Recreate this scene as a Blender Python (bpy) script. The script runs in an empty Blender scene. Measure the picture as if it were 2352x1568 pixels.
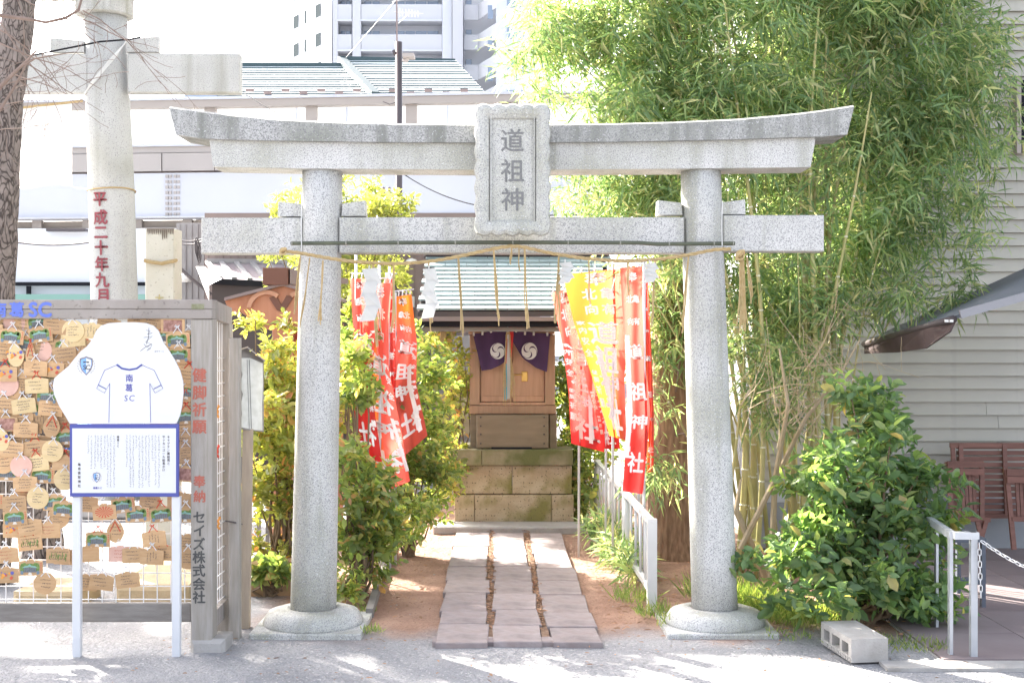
import bpy, math, random
import numpy as np
from mathutils import Vector, Matrix, noise as mnoise

random.seed(11); NR = np.random.RandomState(5)
SC = bpy.context.scene
COL = SC.collection
F, CX, CY, EYE = 2940.0, 1176.0, 784.0, 1.5          # focal length and centre in photo units, eye height

# ------------------------------------------------------------------ camera, sky, sun, exposure
cd = bpy.data.cameras.new('camera'); cam = bpy.data.objects.new('camera', cd); COL.objects.link(cam)
cam.location = (0, 0, EYE); cam.rotation_euler = (math.radians(90), 0, 0)
cd.sensor_width = 36; cd.lens = 45.0; cd.clip_start = .05; cd.clip_end = 3000
SC.camera = cam
SUN_AZ, SUN_EL = math.radians(-40), math.radians(34)
w = bpy.data.worlds.new('World'); SC.world = w; w.use_nodes = True
nt = w.node_tree; bg = nt.nodes['Background']
sky = nt.nodes.new('ShaderNodeTexSky'); sky.sky_type = 'NISHITA'; sky.sun_disc = False
sky.sun_elevation = SUN_EL; sky.sun_rotation = SUN_AZ; sky.air_density = .7; sky.dust_density = 4.0; sky.ozone_density = .2
hs0 = nt.nodes.new('ShaderNodeHueSaturation'); hs0.inputs['Saturation'].default_value = .45   # a milky, nearly white sky
nt.links.new(sky.outputs[0], hs0.inputs['Color']); nt.links.new(hs0.outputs[0], bg.inputs[0]); bg.inputs[1].default_value = .15
sd = bpy.data.lights.new('sun', 'SUN'); sd.energy = 4.8; sd.angle = math.radians(.6); sd.color = (1, .93, .82)
so = bpy.data.objects.new('sun', sd); COL.objects.link(so)
S = Vector((math.sin(SUN_AZ)*math.cos(SUN_EL), math.cos(SUN_AZ)*math.cos(SUN_EL), math.sin(SUN_EL)))
so.rotation_euler = S.to_track_quat('Z', 'Y').to_euler(); so.location = (-8, 12, 14)
SC.view_settings.view_transform = 'Standard'; SC.view_settings.look = 'None'
SC.view_settings.gamma = 1; SC.view_settings.use_curve_mapping = False
SC.view_settings.exposure = 2.66
SC.cycles.max_bounces = 7; SC.cycles.transparent_max_bounces = 6; SC.cycles.use_denoising = True

# ------------------------------------------------------------------ helpers
def X(x, D): return (x-CX)/F*D
def Z(y, D): return EYE+(CY-y)/F*D
def P(x, y, D): return Vector((X(x, D), D, Z(y, D)))
def GD(y): return EYE*F/(y-CY)                       # distance of a ground point seen at height y

def tag(o, label=None, cat=None, group=None, kind=None):
    if label: o['label'] = label
    if cat: o['category'] = cat
    if group: o['group'] = group
    if kind: o['kind'] = kind
    return o
def thing(name, label, cat, loc=(0, 0, 0), group=None):
    o = bpy.data.objects.new(name, None); COL.objects.link(o); o.location = loc; o.empty_display_size = .1
    return tag(o, label, cat, group)

def wloc(o):
    v = Vector(o.location)
    while o.parent: o = o.parent; v += Vector(o.location)
    return v

class MB:
    def __init__(s): s.v = []; s.f = []; s.m = []
    def add(s, vs, fs, m=0):
        b = len(s.v); s.v += [tuple(p) for p in vs]; s.f += [tuple(i+b for i in f) for f in fs]; s.m += [m]*len(fs)
        return s
    def box(s, x0, x1, y0, y1, z0, z1, m=0):
        vs = [(x, y, z) for z in (z0, z1) for y in (y0, y1) for x in (x0, x1)]
        return s.add(vs, [(0, 2, 3, 1), (4, 5, 7, 6), (0, 1, 5, 4), (2, 6, 7, 3), (0, 4, 6, 2), (1, 3, 7, 5)], m)
    def bev(s, x0, x1, y0, y1, z0, z1, b=.01, m=0):
        """box with its four front edges and uprights chamfered"""
        L = []
        for (yy, i) in ((y1, 0), (y0+b, 0), (y0, b)):
            L.append([(x0+i, yy, z0+i), (x1-i, yy, z0+i), (x1-i, yy, z1-i), (x0+i, yy, z1-i)])
        return s.loft(L, m=m)
    def obox(s, c, size, M=None, m=0):
        M = M or Matrix.Identity(3); c = Vector(c)
        vs = [c+M@Vector((x*size[0]/2, y*size[1]/2, z*size[2]/2)) for z in (-1, 1) for y in (-1, 1) for x in (-1, 1)]
        return s.add(vs, [(0, 2, 3, 1), (4, 5, 7, 6), (0, 1, 5, 4), (2, 6, 7, 3), (0, 4, 6, 2), (1, 3, 7, 5)], m)
    def bar(s, a, b, wd, hg, m=0, up=(0, 0, 1)):
        a = Vector(a); b = Vector(b); d = b-a; L = d.length; d.normalize(); u = Vector(up)
        if abs(d.dot(u)) > .98: u = Vector((0, 1, 0))
        r = d.cross(u).normalized(); u = r.cross(d)
        M = Matrix((r, d, u)).transposed()
        return s.obox((a+b)/2, (wd, L, hg), M, m)
    def loft(s, loops, cap=True, m=0, closed=True):
        n = len(loops[0]); vs = [p for l in loops for p in l]; fs = []
        for i in range(len(loops)-1):
            for j in range(n if closed else n-1):
                k = (j+1) % n
                fs.append((i*n+j, i*n+k, (i+1)*n+k, (i+1)*n+j))
        if cap and closed:
            fs.append(tuple(range(n-1, -1, -1))); fs.append(tuple((len(loops)-1)*n+j for j in range(n)))
        return s.add(vs, fs, m)
    def tube(s, pts, r, n=8, m=0, cap=True):
        pts = [Vector(p) for p in pts]; N = len(pts); rr = r if hasattr(r, '__len__') else [r]*N
        L = []; prev = None
        for i, p in enumerate(pts):
            t = (pts[min(i+1, N-1)]-pts[max(i-1, 0)])
            if t.length < 1e-9: t = Vector((0, 0, 1))
            t.normalize()
            a = prev if prev is not None else (Vector((0, 1, 0)) if abs(t.y) < .9 else Vector((1, 0, 0)))
            a = (a-t*a.dot(t)).normalized(); b = t.cross(a); prev = a
            L.append([p+(a*math.cos(2*math.pi*k/n)+b*math.sin(2*math.pi*k/n))*rr[i] for k in range(n)])
        return s.loft(L, cap, m)
    def lathe(s, c, prof, n=24, m=0):
        L = [[(c[0]+r*math.cos(2*math.pi*k/n), c[1]+r*math.sin(2*math.pi*k/n), c[2]+z) for k in range(n)] for r, z in prof]
        return s.loft(L, True, m)
    def prism(s, poly, D0, D1, m=0, DR=None):
        """outline given in photo units at distance DR (default D0), extruded from D0 to D1"""
        DR = DR or D0
        A = [(X(x, DR), D0, Z(y, DR)) for x, y in poly]; B = [(a[0], D1, a[2]) for a in A]
        return s.loft([A, B], True, m)
    def ladder(s, pairs, D0, D1, m=0, DR=None):
        DR = DR or D0
        L = []
        for (xt, yt), (xb, yb) in pairs:
            a = (X(xt, DR), Z(yt, DR)); b = (X(xb, DR), Z(yb, DR))
            L.append([(b[0], D0, b[1]), (a[0], D0, a[1]), (a[0], D1, a[1]), (b[0], D1, b[1])])
        return s.loft(L, True, m)
    def mesh(s, name, mats, off=(0, 0, 0), smooth=False):
        me = bpy.data.meshes.new(name); o = Vector(off)
        me.from_pydata([Vector(p)-o for p in s.v], [], s.f)
        for mm in (mats if isinstance(mats, (list, tuple)) else [mats]): me.materials.append(mm)
        if any(s.m): me.polygons.foreach_set('material_index', s.m)
        if smooth: me.polygons.foreach_set('use_smooth', [True]*len(me.polygons))
        me.update(); return me
    def build(s, name, mats, parent=None, smooth=False, origin=None):
        off = wloc(parent) if parent else Vector((0, 0, 0))
        org = Vector(origin) if origin is not None else off
        me = s.mesh(name, mats, org, smooth)
        o = bpy.data.objects.new(name, me); COL.objects.link(o)
        if parent: o.parent = parent
        o.location = org-off
        return o
def inst(name, me, parent=None, loc=(0, 0, 0), rot=(0, 0, 0), scale=None):
    o = bpy.data.objects.new(name, me); COL.objects.link(o)
    if parent: o.parent = parent
    o.location = Vector(loc)-(wloc(parent) if parent else Vector((0, 0, 0))); o.rotation_euler = rot
    if scale: o.scale = scale
    return o

# ------------------------------------------------------------------ materials
def rgba(c): return (c[0], c[1], c[2], 1)
def mat(name, c, rough=.8, c2=None, scale=4, detail=6, lo=.35, hi=.65, bump=0, bscale=60, rnd=0, spec=.3, metal=0,
        stretch=None, trans=0, c3=None, s3=1.2, lo3=.55, hi3=.75, island=False, spots=None, streak=None, k=.80):
    q_ = lambda c_: tuple(v*k for v in c_)
    c = q_(c); c2 = q_(c2) if c2 else c2; c3 = q_(c3) if c3 else c3; spots = [(a_, b_, d_, q_(e_)) for a_, b_, d_, e_ in spots] if spots else spots
    m = bpy.data.materials.new(name); m.use_nodes = True; nt = m.node_tree; N = nt.nodes; Lk = nt.links
    b = N['Principled BSDF']; b.inputs['Roughness'].default_value = rough; b.inputs['Metallic'].default_value = metal
    b.inputs['Specular IOR Level'].default_value = spec
    tc = N.new('ShaderNodeTexCoord'); src = tc.outputs['Object']
    if stretch:
        mp = N.new('ShaderNodeMapping'); mp.inputs['Scale'].default_value = stretch; Lk.new(src, mp.inputs[0]); src = mp.outputs[0]
    def nz(sc, det=detail):
        n = N.new('ShaderNodeTexNoise'); n.inputs['Scale'].default_value = sc; n.inputs['Detail'].default_value = det
        Lk.new(src, n.inputs['Vector']); return n.outputs['Fac']
    def mix(fac, a, bb, mode='MIX'):
        x = N.new('ShaderNodeMix'); x.data_type = 'RGBA'; x.blend_type = mode
        if hasattr(fac, 'links'): Lk.new(fac, x.inputs[0])
        else: x.inputs[0].default_value = fac
        for s_, v in ((x.inputs[6], a), (x.inputs[7], bb)):
            if hasattr(v, 'links'): Lk.new(v, s_)
            else: s_.default_value = rgba(v)
        return x.outputs[2]
    def ramp(f, lo, hi):
        r = N.new('ShaderNodeMapRange'); r.inputs[1].default_value = lo; r.inputs[2].default_value = hi; Lk.new(f, r.inputs[0]); return r.outputs[0]
    cur = c
    if c2 is not None: cur = mix(ramp(nz(scale), lo, hi), c, c2)
    if c3 is not None: cur = mix(ramp(nz(s3, 5), lo3, hi3), cur, c3)
    if streak:
        m2 = N.new('ShaderNodeMapping'); m2.inputs['Scale'].default_value = (1, 1, .08); Lk.new(tc.outputs['Object'], m2.inputs[0])
        n2 = N.new('ShaderNodeTexNoise'); n2.inputs['Scale'].default_value = streak[0]; n2.inputs['Detail'].default_value = 5; Lk.new(m2.outputs[0], n2.inputs['Vector'])
        cur = mix(ramp(n2.outputs['Fac'], streak[1], streak[2]), cur, q_(streak[3]))
    if spots:
        for (sc, lo_, hi_, col) in spots:
            cur = mix(ramp(nz(sc, 2), lo_, hi_), cur, col)
    if rnd:
        hs = N.new('ShaderNodeHueSaturation')
        if island: g = N.new('ShaderNodeNewGeometry'); r0 = g.outputs['Random Per Island']
        else: g = N.new('ShaderNodeObjectInfo'); r0 = g.outputs['Random']
        mr = N.new('ShaderNodeMapRange'); mr.inputs[3].default_value = 1-rnd; mr.inputs[4].default_value = 1+rnd; Lk.new(r0, mr.inputs[0])
        Lk.new(mr.outputs[0], hs.inputs['Value'])
        if hasattr(cur, 'links'): Lk.new(cur, hs.inputs['Color'])
        else: hs.inputs['Color'].default_value = rgba(cur)
        cur = hs.outputs[0]
    if hasattr(cur, 'links'): Lk.new(cur, b.inputs['Base Color'])
    else: b.inputs['Base Color'].default_value = rgba(cur)
    if bump:
        bp = N.new('ShaderNodeBump'); bp.inputs['Strength'].default_value = bump; bp.inputs['Distance'].default_value = .01
        Lk.new(nz(bscale, 4), bp.inputs['Height']); Lk.new(bp.outputs[0], b.inputs['Normal'])
    if trans:
        t = N.new('ShaderNodeBsdfTranslucent'); ms = N.new('ShaderNodeMixShader'); ms.inputs[0].default_value = trans
        if hasattr(cur, 'links'): Lk.new(cur, t.inputs[0])
        else: t.inputs[0].default_value = rgba(cur)
        Lk.new(b.outputs[0], ms.inputs[1]); Lk.new(t.outputs[0], ms.inputs[2]); Lk.new(ms.outputs[0], N['Material Output'].inputs[0])
    return m

def leaf_mat(name, cols, rough=.45, trans=.45, tcol=1.5, tw=(1.0, 1.05, .45), spec=.5, obj=False):
    m = bpy.data.materials.new(name); m.use_nodes = True; N = m.node_tree.nodes; Lk = m.node_tree.links
    b = N['Principled BSDF']; b.inputs['Roughness'].default_value = rough; b.inputs['Specular IOR Level'].default_value = spec
    if obj: g = N.new('ShaderNodeObjectInfo'); r0 = g.outputs['Random']
    else: g = N.new('ShaderNodeNewGeometry'); r0 = g.outputs['Random Per Island']
    cr = N.new('ShaderNodeValToRGB'); e = cr.color_ramp.elements
    for i, (p, c) in enumerate(cols):
        el = e[i] if i < 2 else e.new(p)
        el.position = p; el.color = rgba(c)
    Lk.new(r0, cr.inputs[0]); tc = N.new('ShaderNodeTexCoord'); nz = N.new('ShaderNodeTexNoise'); nz.inputs['Scale'].default_value = 2.6; nz.inputs['Detail'].default_value = 3
    Lk.new(tc.outputs['Object'], nz.inputs['Vector']); mr = N.new('ShaderNodeMapRange'); mr.inputs[1].default_value = .3; mr.inputs[2].default_value = .7; mr.inputs[3].default_value = .72; mr.inputs[4].default_value = 1.35; Lk.new(nz.outputs['Fac'], mr.inputs[0])
    hs = N.new('ShaderNodeHueSaturation'); hs.inputs['Saturation'].default_value = .88; Lk.new(mr.outputs[0], hs.inputs['Value']); Lk.new(cr.outputs[0], hs.inputs['Color']); Lk.new(hs.outputs[0], b.inputs['Base Color'])
    mx = N.new('ShaderNodeMix'); mx.data_type = 'RGBA'; mx.blend_type = 'MULTIPLY'; mx.inputs[0].default_value = 1
    Lk.new(hs.outputs[0], mx.inputs[6]); mx.inputs[7].default_value = (tcol*tw[0], tcol*tw[1], tcol*tw[2], 1)
    t = N.new('ShaderNodeBsdfTranslucent'); Lk.new(mx.outputs[2], t.inputs[0])
    ms = N.new('ShaderNodeMixShader'); ms.inputs[0].default_value = trans
    Lk.new(b.outputs[0], ms.inputs[1]); Lk.new(t.outputs[0], ms.inputs[2]); Lk.new(ms.outputs[0], N['Material Output'].inputs[0])
    return m

GRAN = mat('granite', (.485, .48, .465), .85, (.54, .535, .52), 3, k=.97, bump=.25, bscale=150, c3=(.36, .36, .30), s3=2.4, lo3=.46, hi3=.72, streak=(9, .50, .68, (.33, .33, .275)),
           spots=[(110, .62, .70, (.58, .58, .58)), (150, .54, .62, (.30, .30, .30)), (210, .57, .64, (.22, .22, .22))])
GRANK = mat('granite_weathered', (.42, .42, .41), .85, (.50, .50, .49), 3, bump=.25, bscale=150, c3=(.27, .28, .24), s3=2.0, lo3=.42, hi3=.68, streak=(11, .46, .64, (.22, .225, .20)),
            spots=[(110, .62, .70, (.52, .52, .52)), (150, .54, .62, (.25, .25, .25)), (210, .57, .64, (.19, .19, .19))])
GRAN2 = mat('granite_light', (.50, .50, .48), .85, (.56, .56, .54), 3, bump=.2, bscale=90, c3=(.36, .36, .30), s3=1.1, streak=(5, .52, .74, (.36, .36, .31)),
            spots=[(120, .57, .65, (.30, .30, .30))])
CARVED_SHADE = mat('granite_carved_shade', (.17, .17, .17), .9, (.24, .24, .24), 90)  # dark grey stands in for the shade inside carved strokes
SANDST = mat('mossy_sandstone', (.36, .28, .18), .95, (.44, .36, .25), 9, bump=.6, bscale=45, c3=(.20, .18, .065), s3=3.2, lo3=.50, hi3=.64, rnd=.05,
             spots=[(60, .60, .68, (.12, .10, .06))], k=1)
SANDCAP = mat('mossy_cap_stone', (.22, .19, .12), .95, (.28, .24, .16), 9, bump=.5, bscale=45, c3=(.12, .125, .05), s3=4, lo3=.42, hi3=.6, rnd=.08, k=1)
PAVE = mat('paving_stone', (.30, .245, .235), .9, (.37, .325, .32), 7, bump=.7, bscale=30, rnd=.12, c3=(.24, .20, .20), s3=5, lo3=.48, hi3=.66)
CEMENT = mat('cement', (.40, .38, .36), .95, (.47, .45, .43), 12, bump=.5, bscale=90, c3=(.30, .28, .25), s3=6)
WOODG = mat('weathered_wood', (.30, .265, .24), .85, (.38, .345, .32), 6, stretch=(1, 6, 1), bump=.3, bscale=60, c3=(.22, .20, .17), s3=3, spots=[(40, .62, .7, (.22, .19, .17))])
WOODV = mat('weathered_post_wood', (.33, .30, .26), .85, (.41, .38, .35), 10, stretch=(6, 6, .5), bump=.3, bscale=60, c3=(.25, .24, .18), s3=2)
WOODD = mat('dark_weathered_wood', (.21, .19, .175), .85, (.27, .25, .23), 8, stretch=(1, 1, 6), bump=.2)
WOODP = mat('pale_wood', (.45, .37, .29), .8, (.52, .43, .33), 8, stretch=(8, 8, .7), bump=.2)
SHWOOD = mat('shrine_wood', (.30, .185, .12), .7, (.36, .23, .15), 8, stretch=(6, 6, .6), bump=.15, rnd=.08, k=1)
SHWOOD2 = mat('shrine_door_wood', (.37, .22, .14), .65, (.44, .27, .18), 6, stretch=(7, 7, .6), bump=.1, rnd=.08, k=1)
SHWOODG = mat('shrine_box_wood', (.205, .165, .11), .7, (.26, .20, .14), 5, stretch=(.8, 5, 4), bump=.15)
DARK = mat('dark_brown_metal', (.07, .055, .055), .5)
BLACK = mat('black_paint', (.025, .025, .03), .9, spec=.05)
WIND = mat('distant_window', (.05, .07, .08), .9, spec=.05)
PATINA = mat('copper_patina', (.20, .27, .28), .55, (.27, .33, .34), 14, rnd=.16, bump=.1, c3=(.22, .24, .25), s3=6, k=1)
WHITE = mat('white_paint', (.70, .71, .74), .45, (.67, .68, .71), 5)
OFFWH = mat('off_white_paint', (.70, .70, .68), .5)
PAPER = mat('white_paper', (.82, .82, .80), .8, trans=.45)
NAVY = mat('navy_blue_paint', (.075, .09, .33), .4)
BLUEL = mat('blue_lettering', (.13, .19, .62), .5)
VIOL = mat('violet_blue_print', (.12, .12, .40), .5)
REDL = mat('red_lettering', (.52, .13, .09), .6, (.42, .16, .12), 40)
REDD = mat('dark_red_lettering', (.33, .07, .09), .6, (.25, .07, .08), 30)
BLACKL = mat('black_lettering', (.06, .06, .065), .6, (.12, .12, .11), 60)
INK = mat('ink', (.10, .09, .09), .6)
INKG = mat('grey_print', (.07, .07, .09), .6)
ROPE = mat('straw', (.50, .36, .17), .85, (.58, .44, .24), 60, trans=.15, rnd=.1)
BAMG = mat('green_bamboo_pole', (.075, .085, .06), .4, (.11, .12, .08), 10)
BAMN = mat('bamboo_node', (.28, .28, .24), .5)
CULM = mat('bamboo_culm', (.32, .31, .12), .4, (.42, .36, .17), 5, rnd=.22, trans=.08, k=1)
CULMR = mat('bamboo_culm_ring', (.55, .53, .40), .5, k=1)
BARK = mat('brown_bark', (.17, .10, .065), .95, (.33, .21, .14), 14, stretch=(3, 3, .5), bump=1, bscale=30, k=1)
BARKG = mat('grey_bark', (.125, .10, .095), .95, (.20, .165, .15), 8, bump=.6, bscale=40)
TWIG = mat('twig', (.20, .145, .12), .85, (.27, .20, .17), 12)
STEM = mat('shrub_stem', (.16, .11, .07), .9, (.24, .17, .11), 12)
GALV = mat('galvanised_steel', (.50, .52, .56), .4, (.60, .62, .66), 8, metal=.55)
WMETAL = mat('white_railing_metal', (.66, .66, .66), .4, (.72, .72, .72), 6, metal=.2)
WIRE = mat('white_coated_wire', (.74, .74, .75), .4)
EMAW = mat('plaque_wood', (.50, .31, .16), .7, (.58, .38, .21), 12, stretch=(1, 1, 7), rnd=.16)
EMAY = mat('plaque_pale_wood', (.66, .50, .26), .7, (.72, .55, .32), 12, stretch=(1, 1, 7), rnd=.1)
EMAP = mat('plaque_pink_wood', (.66, .40, .32), .7, (.72, .46, .38), 12, rnd=.08)
TEAL = mat('print_teal', (.24, .42, .36), .6); LEAFP = mat('print_green', (.11, .19, .05), .6, (.2, .30, .09), 90)
DGREY = mat('print_dark', (.10, .105, .115), .6, (.2, .2, .2), 150); BLUEG = mat('print_slate', (.17, .24, .30), .6); CREAM = mat('print_cream', (.72, .66, .58), .6)
REDP = mat('print_red', (.62, .12, .07), .6); ORANGE = mat('print_orange', (.75, .32, .07), .6)
PHOTO = mat('print_brown', (.20, .09, .07), .6, (.38, .22, .18), 60, k=1)
REDCORD = mat('red_cord', (.60, .07, .04), .7)
SKYBL = mat('print_light_blue', (.22, .42, .80), .6)
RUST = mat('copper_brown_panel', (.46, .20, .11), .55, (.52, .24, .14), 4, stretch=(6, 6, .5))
RUSTD = mat('copper_brown_dark_panel', (.17, .075, .05), .55)  # darker brown for the ridge end and gable ornament
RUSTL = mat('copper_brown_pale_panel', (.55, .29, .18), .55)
RIDGE = mat('ridge_cap_metal', (.26, .20, .19), .5)
HOUSEG = mat('grey_metal_siding', (.30, .29, .30), .6, (.34, .33, .34), 2)
HOUSEB = mat('brown_metal_siding', (.24, .19, .18), .6, (.28, .22, .21), 2)
HOUSEP = mat('mauve_canopy_panel', (.30, .25, .27), .4, (.35, .30, .32), 3)
SIDING = mat('siding_paint', (.46, .44, .385), .7, (.50, .475, .42), 3, rnd=.03, c3=(.38, .37, .33), s3=1.5, streak=(6, .6, .8, (.37, .36, .32)))
FOUND = mat('foundation', (.30, .31, .33), .8, (.34, .35, .37), 4)
VIAP = mat('beige_panel', (.42, .385, .36), .7, (.45, .41, .385), .6, rnd=.03)
VIAW = mat('pale_steel_girder', (.57, .58, .63), .6, (.60, .61, .65), .4)
VIAF = mat('beige_steel_frame', (.40, .355, .32), .6)
GLASSW = mat('frosted_panel', (.86, .88, .90), .2, trans=.55)
TOWER = mat('apartment_concrete', (.55, .565, .61), .8, (.58, .60, .64), .1)
TOWERL = mat('apartment_pale_wall', (.62, .65, .72), .8)
TOWERW = mat('apartment_white_wall', (.78, .80, .84), .8)
TGLASS = mat('apartment_glass', (.20, .27, .38), .15, spec=.8)
ROOFG = mat('green_metal_roof', (.62, .68, .68), .3, (.68, .74, .74), 2, spec=1, k=1)
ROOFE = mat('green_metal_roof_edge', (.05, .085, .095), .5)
CHAIRW = mat('red_brown_wood', (.14, .065, .05), .55, (.19, .09, .07), 6, stretch=(1, 1, 8), rnd=.12, k=1)
BENCHM = mat('slate_bench_paint', (.13, .145, .18), .5)
AWN = mat('awning_fabric', (.13, .145, .17), .6, (.17, .18, .21), 3)
AWNB = mat('awning_valance_fabric', (.07, .045, .048), .7, (.10, .07, .07), 5)
ARM = mat('awning_arm_metal', (.26, .26, .28), .4, metal=.5)
PURPLE = mat('purple_cloth', (.065, .032, .09), .75, (.085, .042, .115), 6)
RIBR = mat('red_ribbon', (.62, .03, .03), .6); RIBB = mat('blue_ribbon', (.12, .45, .62), .6)
BELL = mat('bell_bronze', (.20, .14, .12), .35, metal=.7); GOLD = mat('brass', (.65, .42, .12), .35, metal=.6)
GRASSM = leaf_mat('grass_blade', [(0, (.09, .16, .03)), (.6, (.20, .28, .06)), (1, (.35, .33, .12))])
LITTER = mat('dry_leaf', (.30, .17, .10), .8, rnd=.4, island=True, trans=.2, k=1)
BLUEC = mat('blue_container_paint', (.07, .28, .68), .5)
TERR = mat('terrace_tile', (.24, .19, .195), .7, (.30, .25, .25), 2.2, rnd=.06, bump=.1)
POLE = mat('dark_grey_pole', (.115, .10, .105), .45, metal=.3)
TROUGH = mat('tan_stone', (.42, .33, .20), .9, (.50, .40, .26), 8, bump=.3)
PLANTR = mat('clay_planter', (.36, .22, .11), .85, (.43, .28, .16), 8, bump=.3)

# ------------------------------------------------------------------ glyphs (Blender's built-in font)
GL = {}
def glyph(ch, bold=.0):
    k = (ch, bold)
    if k not in GL:
        c = bpy.data.curves.new('glyph', 'FONT'); c.body = ch; c.resolution_u = 3; c.offset = bold
        o = bpy.data.objects.new('glyph', c); COL.objects.link(o)
        me = bpy.data.meshes.new_from_object(o.evaluated_get(bpy.context.evaluated_depsgraph_get()))
        v = np.array([p.co[:2] for p in me.vertices]) if len(me.vertices) else np.zeros((1, 2))
        f = [tuple(p.vertices) for p in me.polygons]
        bpy.data.objects.remove(o); bpy.data.curves.remove(c); bpy.data.meshes.remove(me)
        mn, mx = v.min(0), v.max(0); v = v-(mn+mx)/2
        GL[k] = (v, f, mx-mn)
    return GL[k]
def letters(mb, items, fn, bold=.02, mirror=False, lean=0, m=0):
    """items: (char, u, v, size) centre and em size; fn maps (u, v) to a point"""
    for ch, u, v, s in items:
        g, f, ext = glyph(ch)
        sx = (-s if mirror else s)*1.08
        for k, (du, dv) in enumerate(((0, 0), (bold, 0), (-bold, 0), (0, bold), (0, -bold)) if bold > 0 else ((0, 0),)):
            mb.add([fn(u+p[0]*sx+lean*p[1]*s+du*s, v-p[1]*s*1.08+dv*s)-Vector((0, .00015*k, 0)) for p in g], f, m)
def signs(items, fn, m, par, bold=.02, mirror=False, nm='character'):
    for it in items:
        mb = MB(); letters(mb, [it], fn, bold, mirror); o_ = fn(it[1], it[2]); mb.build(nm, m, par, origin=o_)
def column(text, u, v0, step, size): return [(c, u, v0+i*step, size) for i, c in enumerate(text) if c != ' ']
def row(text, u0, v, step, size): return [(c, u0+i*step, v, size) for i, c in enumerate(text)]

# ------------------------------------------------------------------ leaves
def np_mesh(name, V, Fq, k, material):
    me = bpy.data.meshes.new(name); me.vertices.add(len(V)); me.vertices.foreach_set('co', V.astype(np.float32).ravel())
    me.loops.add(Fq.size); me.loops.foreach_set('vertex_index', Fq.astype(np.int32).ravel())
    me.polygons.add(len(Fq)); me.polygons.foreach_set('loop_start', np.arange(0, Fq.size, k, dtype=np.int32))
    me.materials.append(material); me.update(calc_edges=True); return me
def unit(a): return a/np.maximum(np.linalg.norm(a, axis=1, keepdims=True), 1e-9)
def leaf_arrays(p, d, n, L, W, broad):
    """p base points, d axis directions, n rough normals"""
    d = unit(d); s = unit(np.cross(d, n)); n = np.cross(s, d); L = L[:, None]; W = W[:, None]
    N = len(p)
    if broad:
        V = np.stack([p, p+d*L*.3+s*W*.42+n*W*.12, p+d*L*.68+s*W*.40+n*W*.10-n*L*.03, p+d*L-n*L*.12, p+d*L*.68-s*W*.40+n*W*.10-n*L*.03, p+d*L*.3-s*W*.42+n*W*.12], 1)
        Fq = np.array([[0, 1, 2, 3], [0, 3, 4, 5]]); k = 6
    else:
        V = np.stack([p, p+d*L*.38+s*W*.5+n*W*.1, p+d*L-np.array([0, 0, 1.])*L*.12, p+d*L*.38-s*W*.5+n*W*.1], 1)
        Fq = np.array([[0, 1, 2], [0, 2, 3]]); k = 4
    Fa = (np.arange(N)[:, None, None]*k+Fq[None]).reshape(-1, Fq.shape[1])
    return V.reshape(-1, 3), Fa
def sample_blobs(blobs, n, shell=.6):
    vol = np.array([b[3]*b[4]*b[5] for b in blobs])**.7; vol = vol/vol.sum()
    idx = NR.choice(len(blobs), n, p=vol); B = np.array([b[:6] for b in blobs])[idx]
    u = unit(NR.normal(size=(n, 3))); r = (NR.rand(n)**(1/3.)*(1-shell)+shell*(.75+.3*NR.rand(n)))[:, None]
    r = np.where(NR.rand(n, 1) < .5, r, NR.rand(n, 1)**(1/3.))
    wob = 1+.16*np.sin(u[:, :1]*7+idx[:, None]*2.1)*np.cos(u[:, 2:]*6+idx[:, None])
    return B[:, :3]+u*r*B[:, 3:]*wob, u, B
def clumps(blobs, n, r0, r1, flat=.6, shell=.75):
    c, u, B = sample_blobs(blobs, n, shell); R_ = NR.uniform(r0, r1, n)
    return [(c[i, 0], c[i, 1], c[i, 2], R_[i], R_[i], R_[i]*flat) for i in range(n)]
def foliage(blobs, ntw, nl, L, W, broad=True, up=.5, droop=0, twl=.1, shell=.6, spread=1.0, ncl=0, cr=(.06, .13)):
    if ncl: blobs = clumps(blobs, ncl, cr[0], cr[1])
    c, out, B = sample_blobs(blobs, ntw, shell)
    ax = unit(out*.7+NR.normal(size=c.shape)*.55+np.array([0, 0, up]))
    P_, D_, N_ = [], [], []
    for j in range(nl):
        t = (j+.5)/nl; ang = j*2.4+NR.rand(ntw)*1.2
        a = unit(np.cross(ax, NR.normal(size=c.shape)*.0+np.array([.3, .2, 1.]))); b = np.cross(ax, a)
        rad = a*np.cos(ang)[:, None]+b*np.sin(ang)[:, None]
        P_.append(c+ax*twl*(t-.5)+NR.normal(size=c.shape)*.004)
        D_.append(ax*(.45+.3*t)+rad*.85*spread+np.array([0, 0, -droop])+NR.normal(size=c.shape)*.15); N_.append(ax*.8-rad*.3+NR.normal(size=c.shape)*.25+np.array([0, 0, .3]))
    p = np.concatenate(P_); d = np.concatenate(D_); n = np.concatenate(N_); M = len(p)
    keep = p[:, 2] > .03; p, d, n = p[keep], d[keep], n[keep]; M = len(p)
    q = .5+.75*NR.rand(M); return p, d, n, L*q, W*q*(.8+.4*NR.rand(M)), c
def stems(mb, base, tips, r0, r1, wig=.05, n=5):
    for t in tips:
        b = Vector(base)+Vector((random.uniform(-.04, .04), random.uniform(-.04, .04), 0)); t = Vector(t)
        pts = []
        for i in range(5):
            s = i/4; q = b.lerp(t, s); q.x = b.x+(t.x-b.x)*s**1.5; q.y = b.y+(t.y-b.y)*s**1.5
            if 0 < i < 4: q += Vector((random.uniform(-wig, wig), random.uniform(-wig, wig), 0))
            pts.append(q)
        mb.tube(pts, [r0+(r1-r0)*i/4 for i in range(5)], n)
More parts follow.
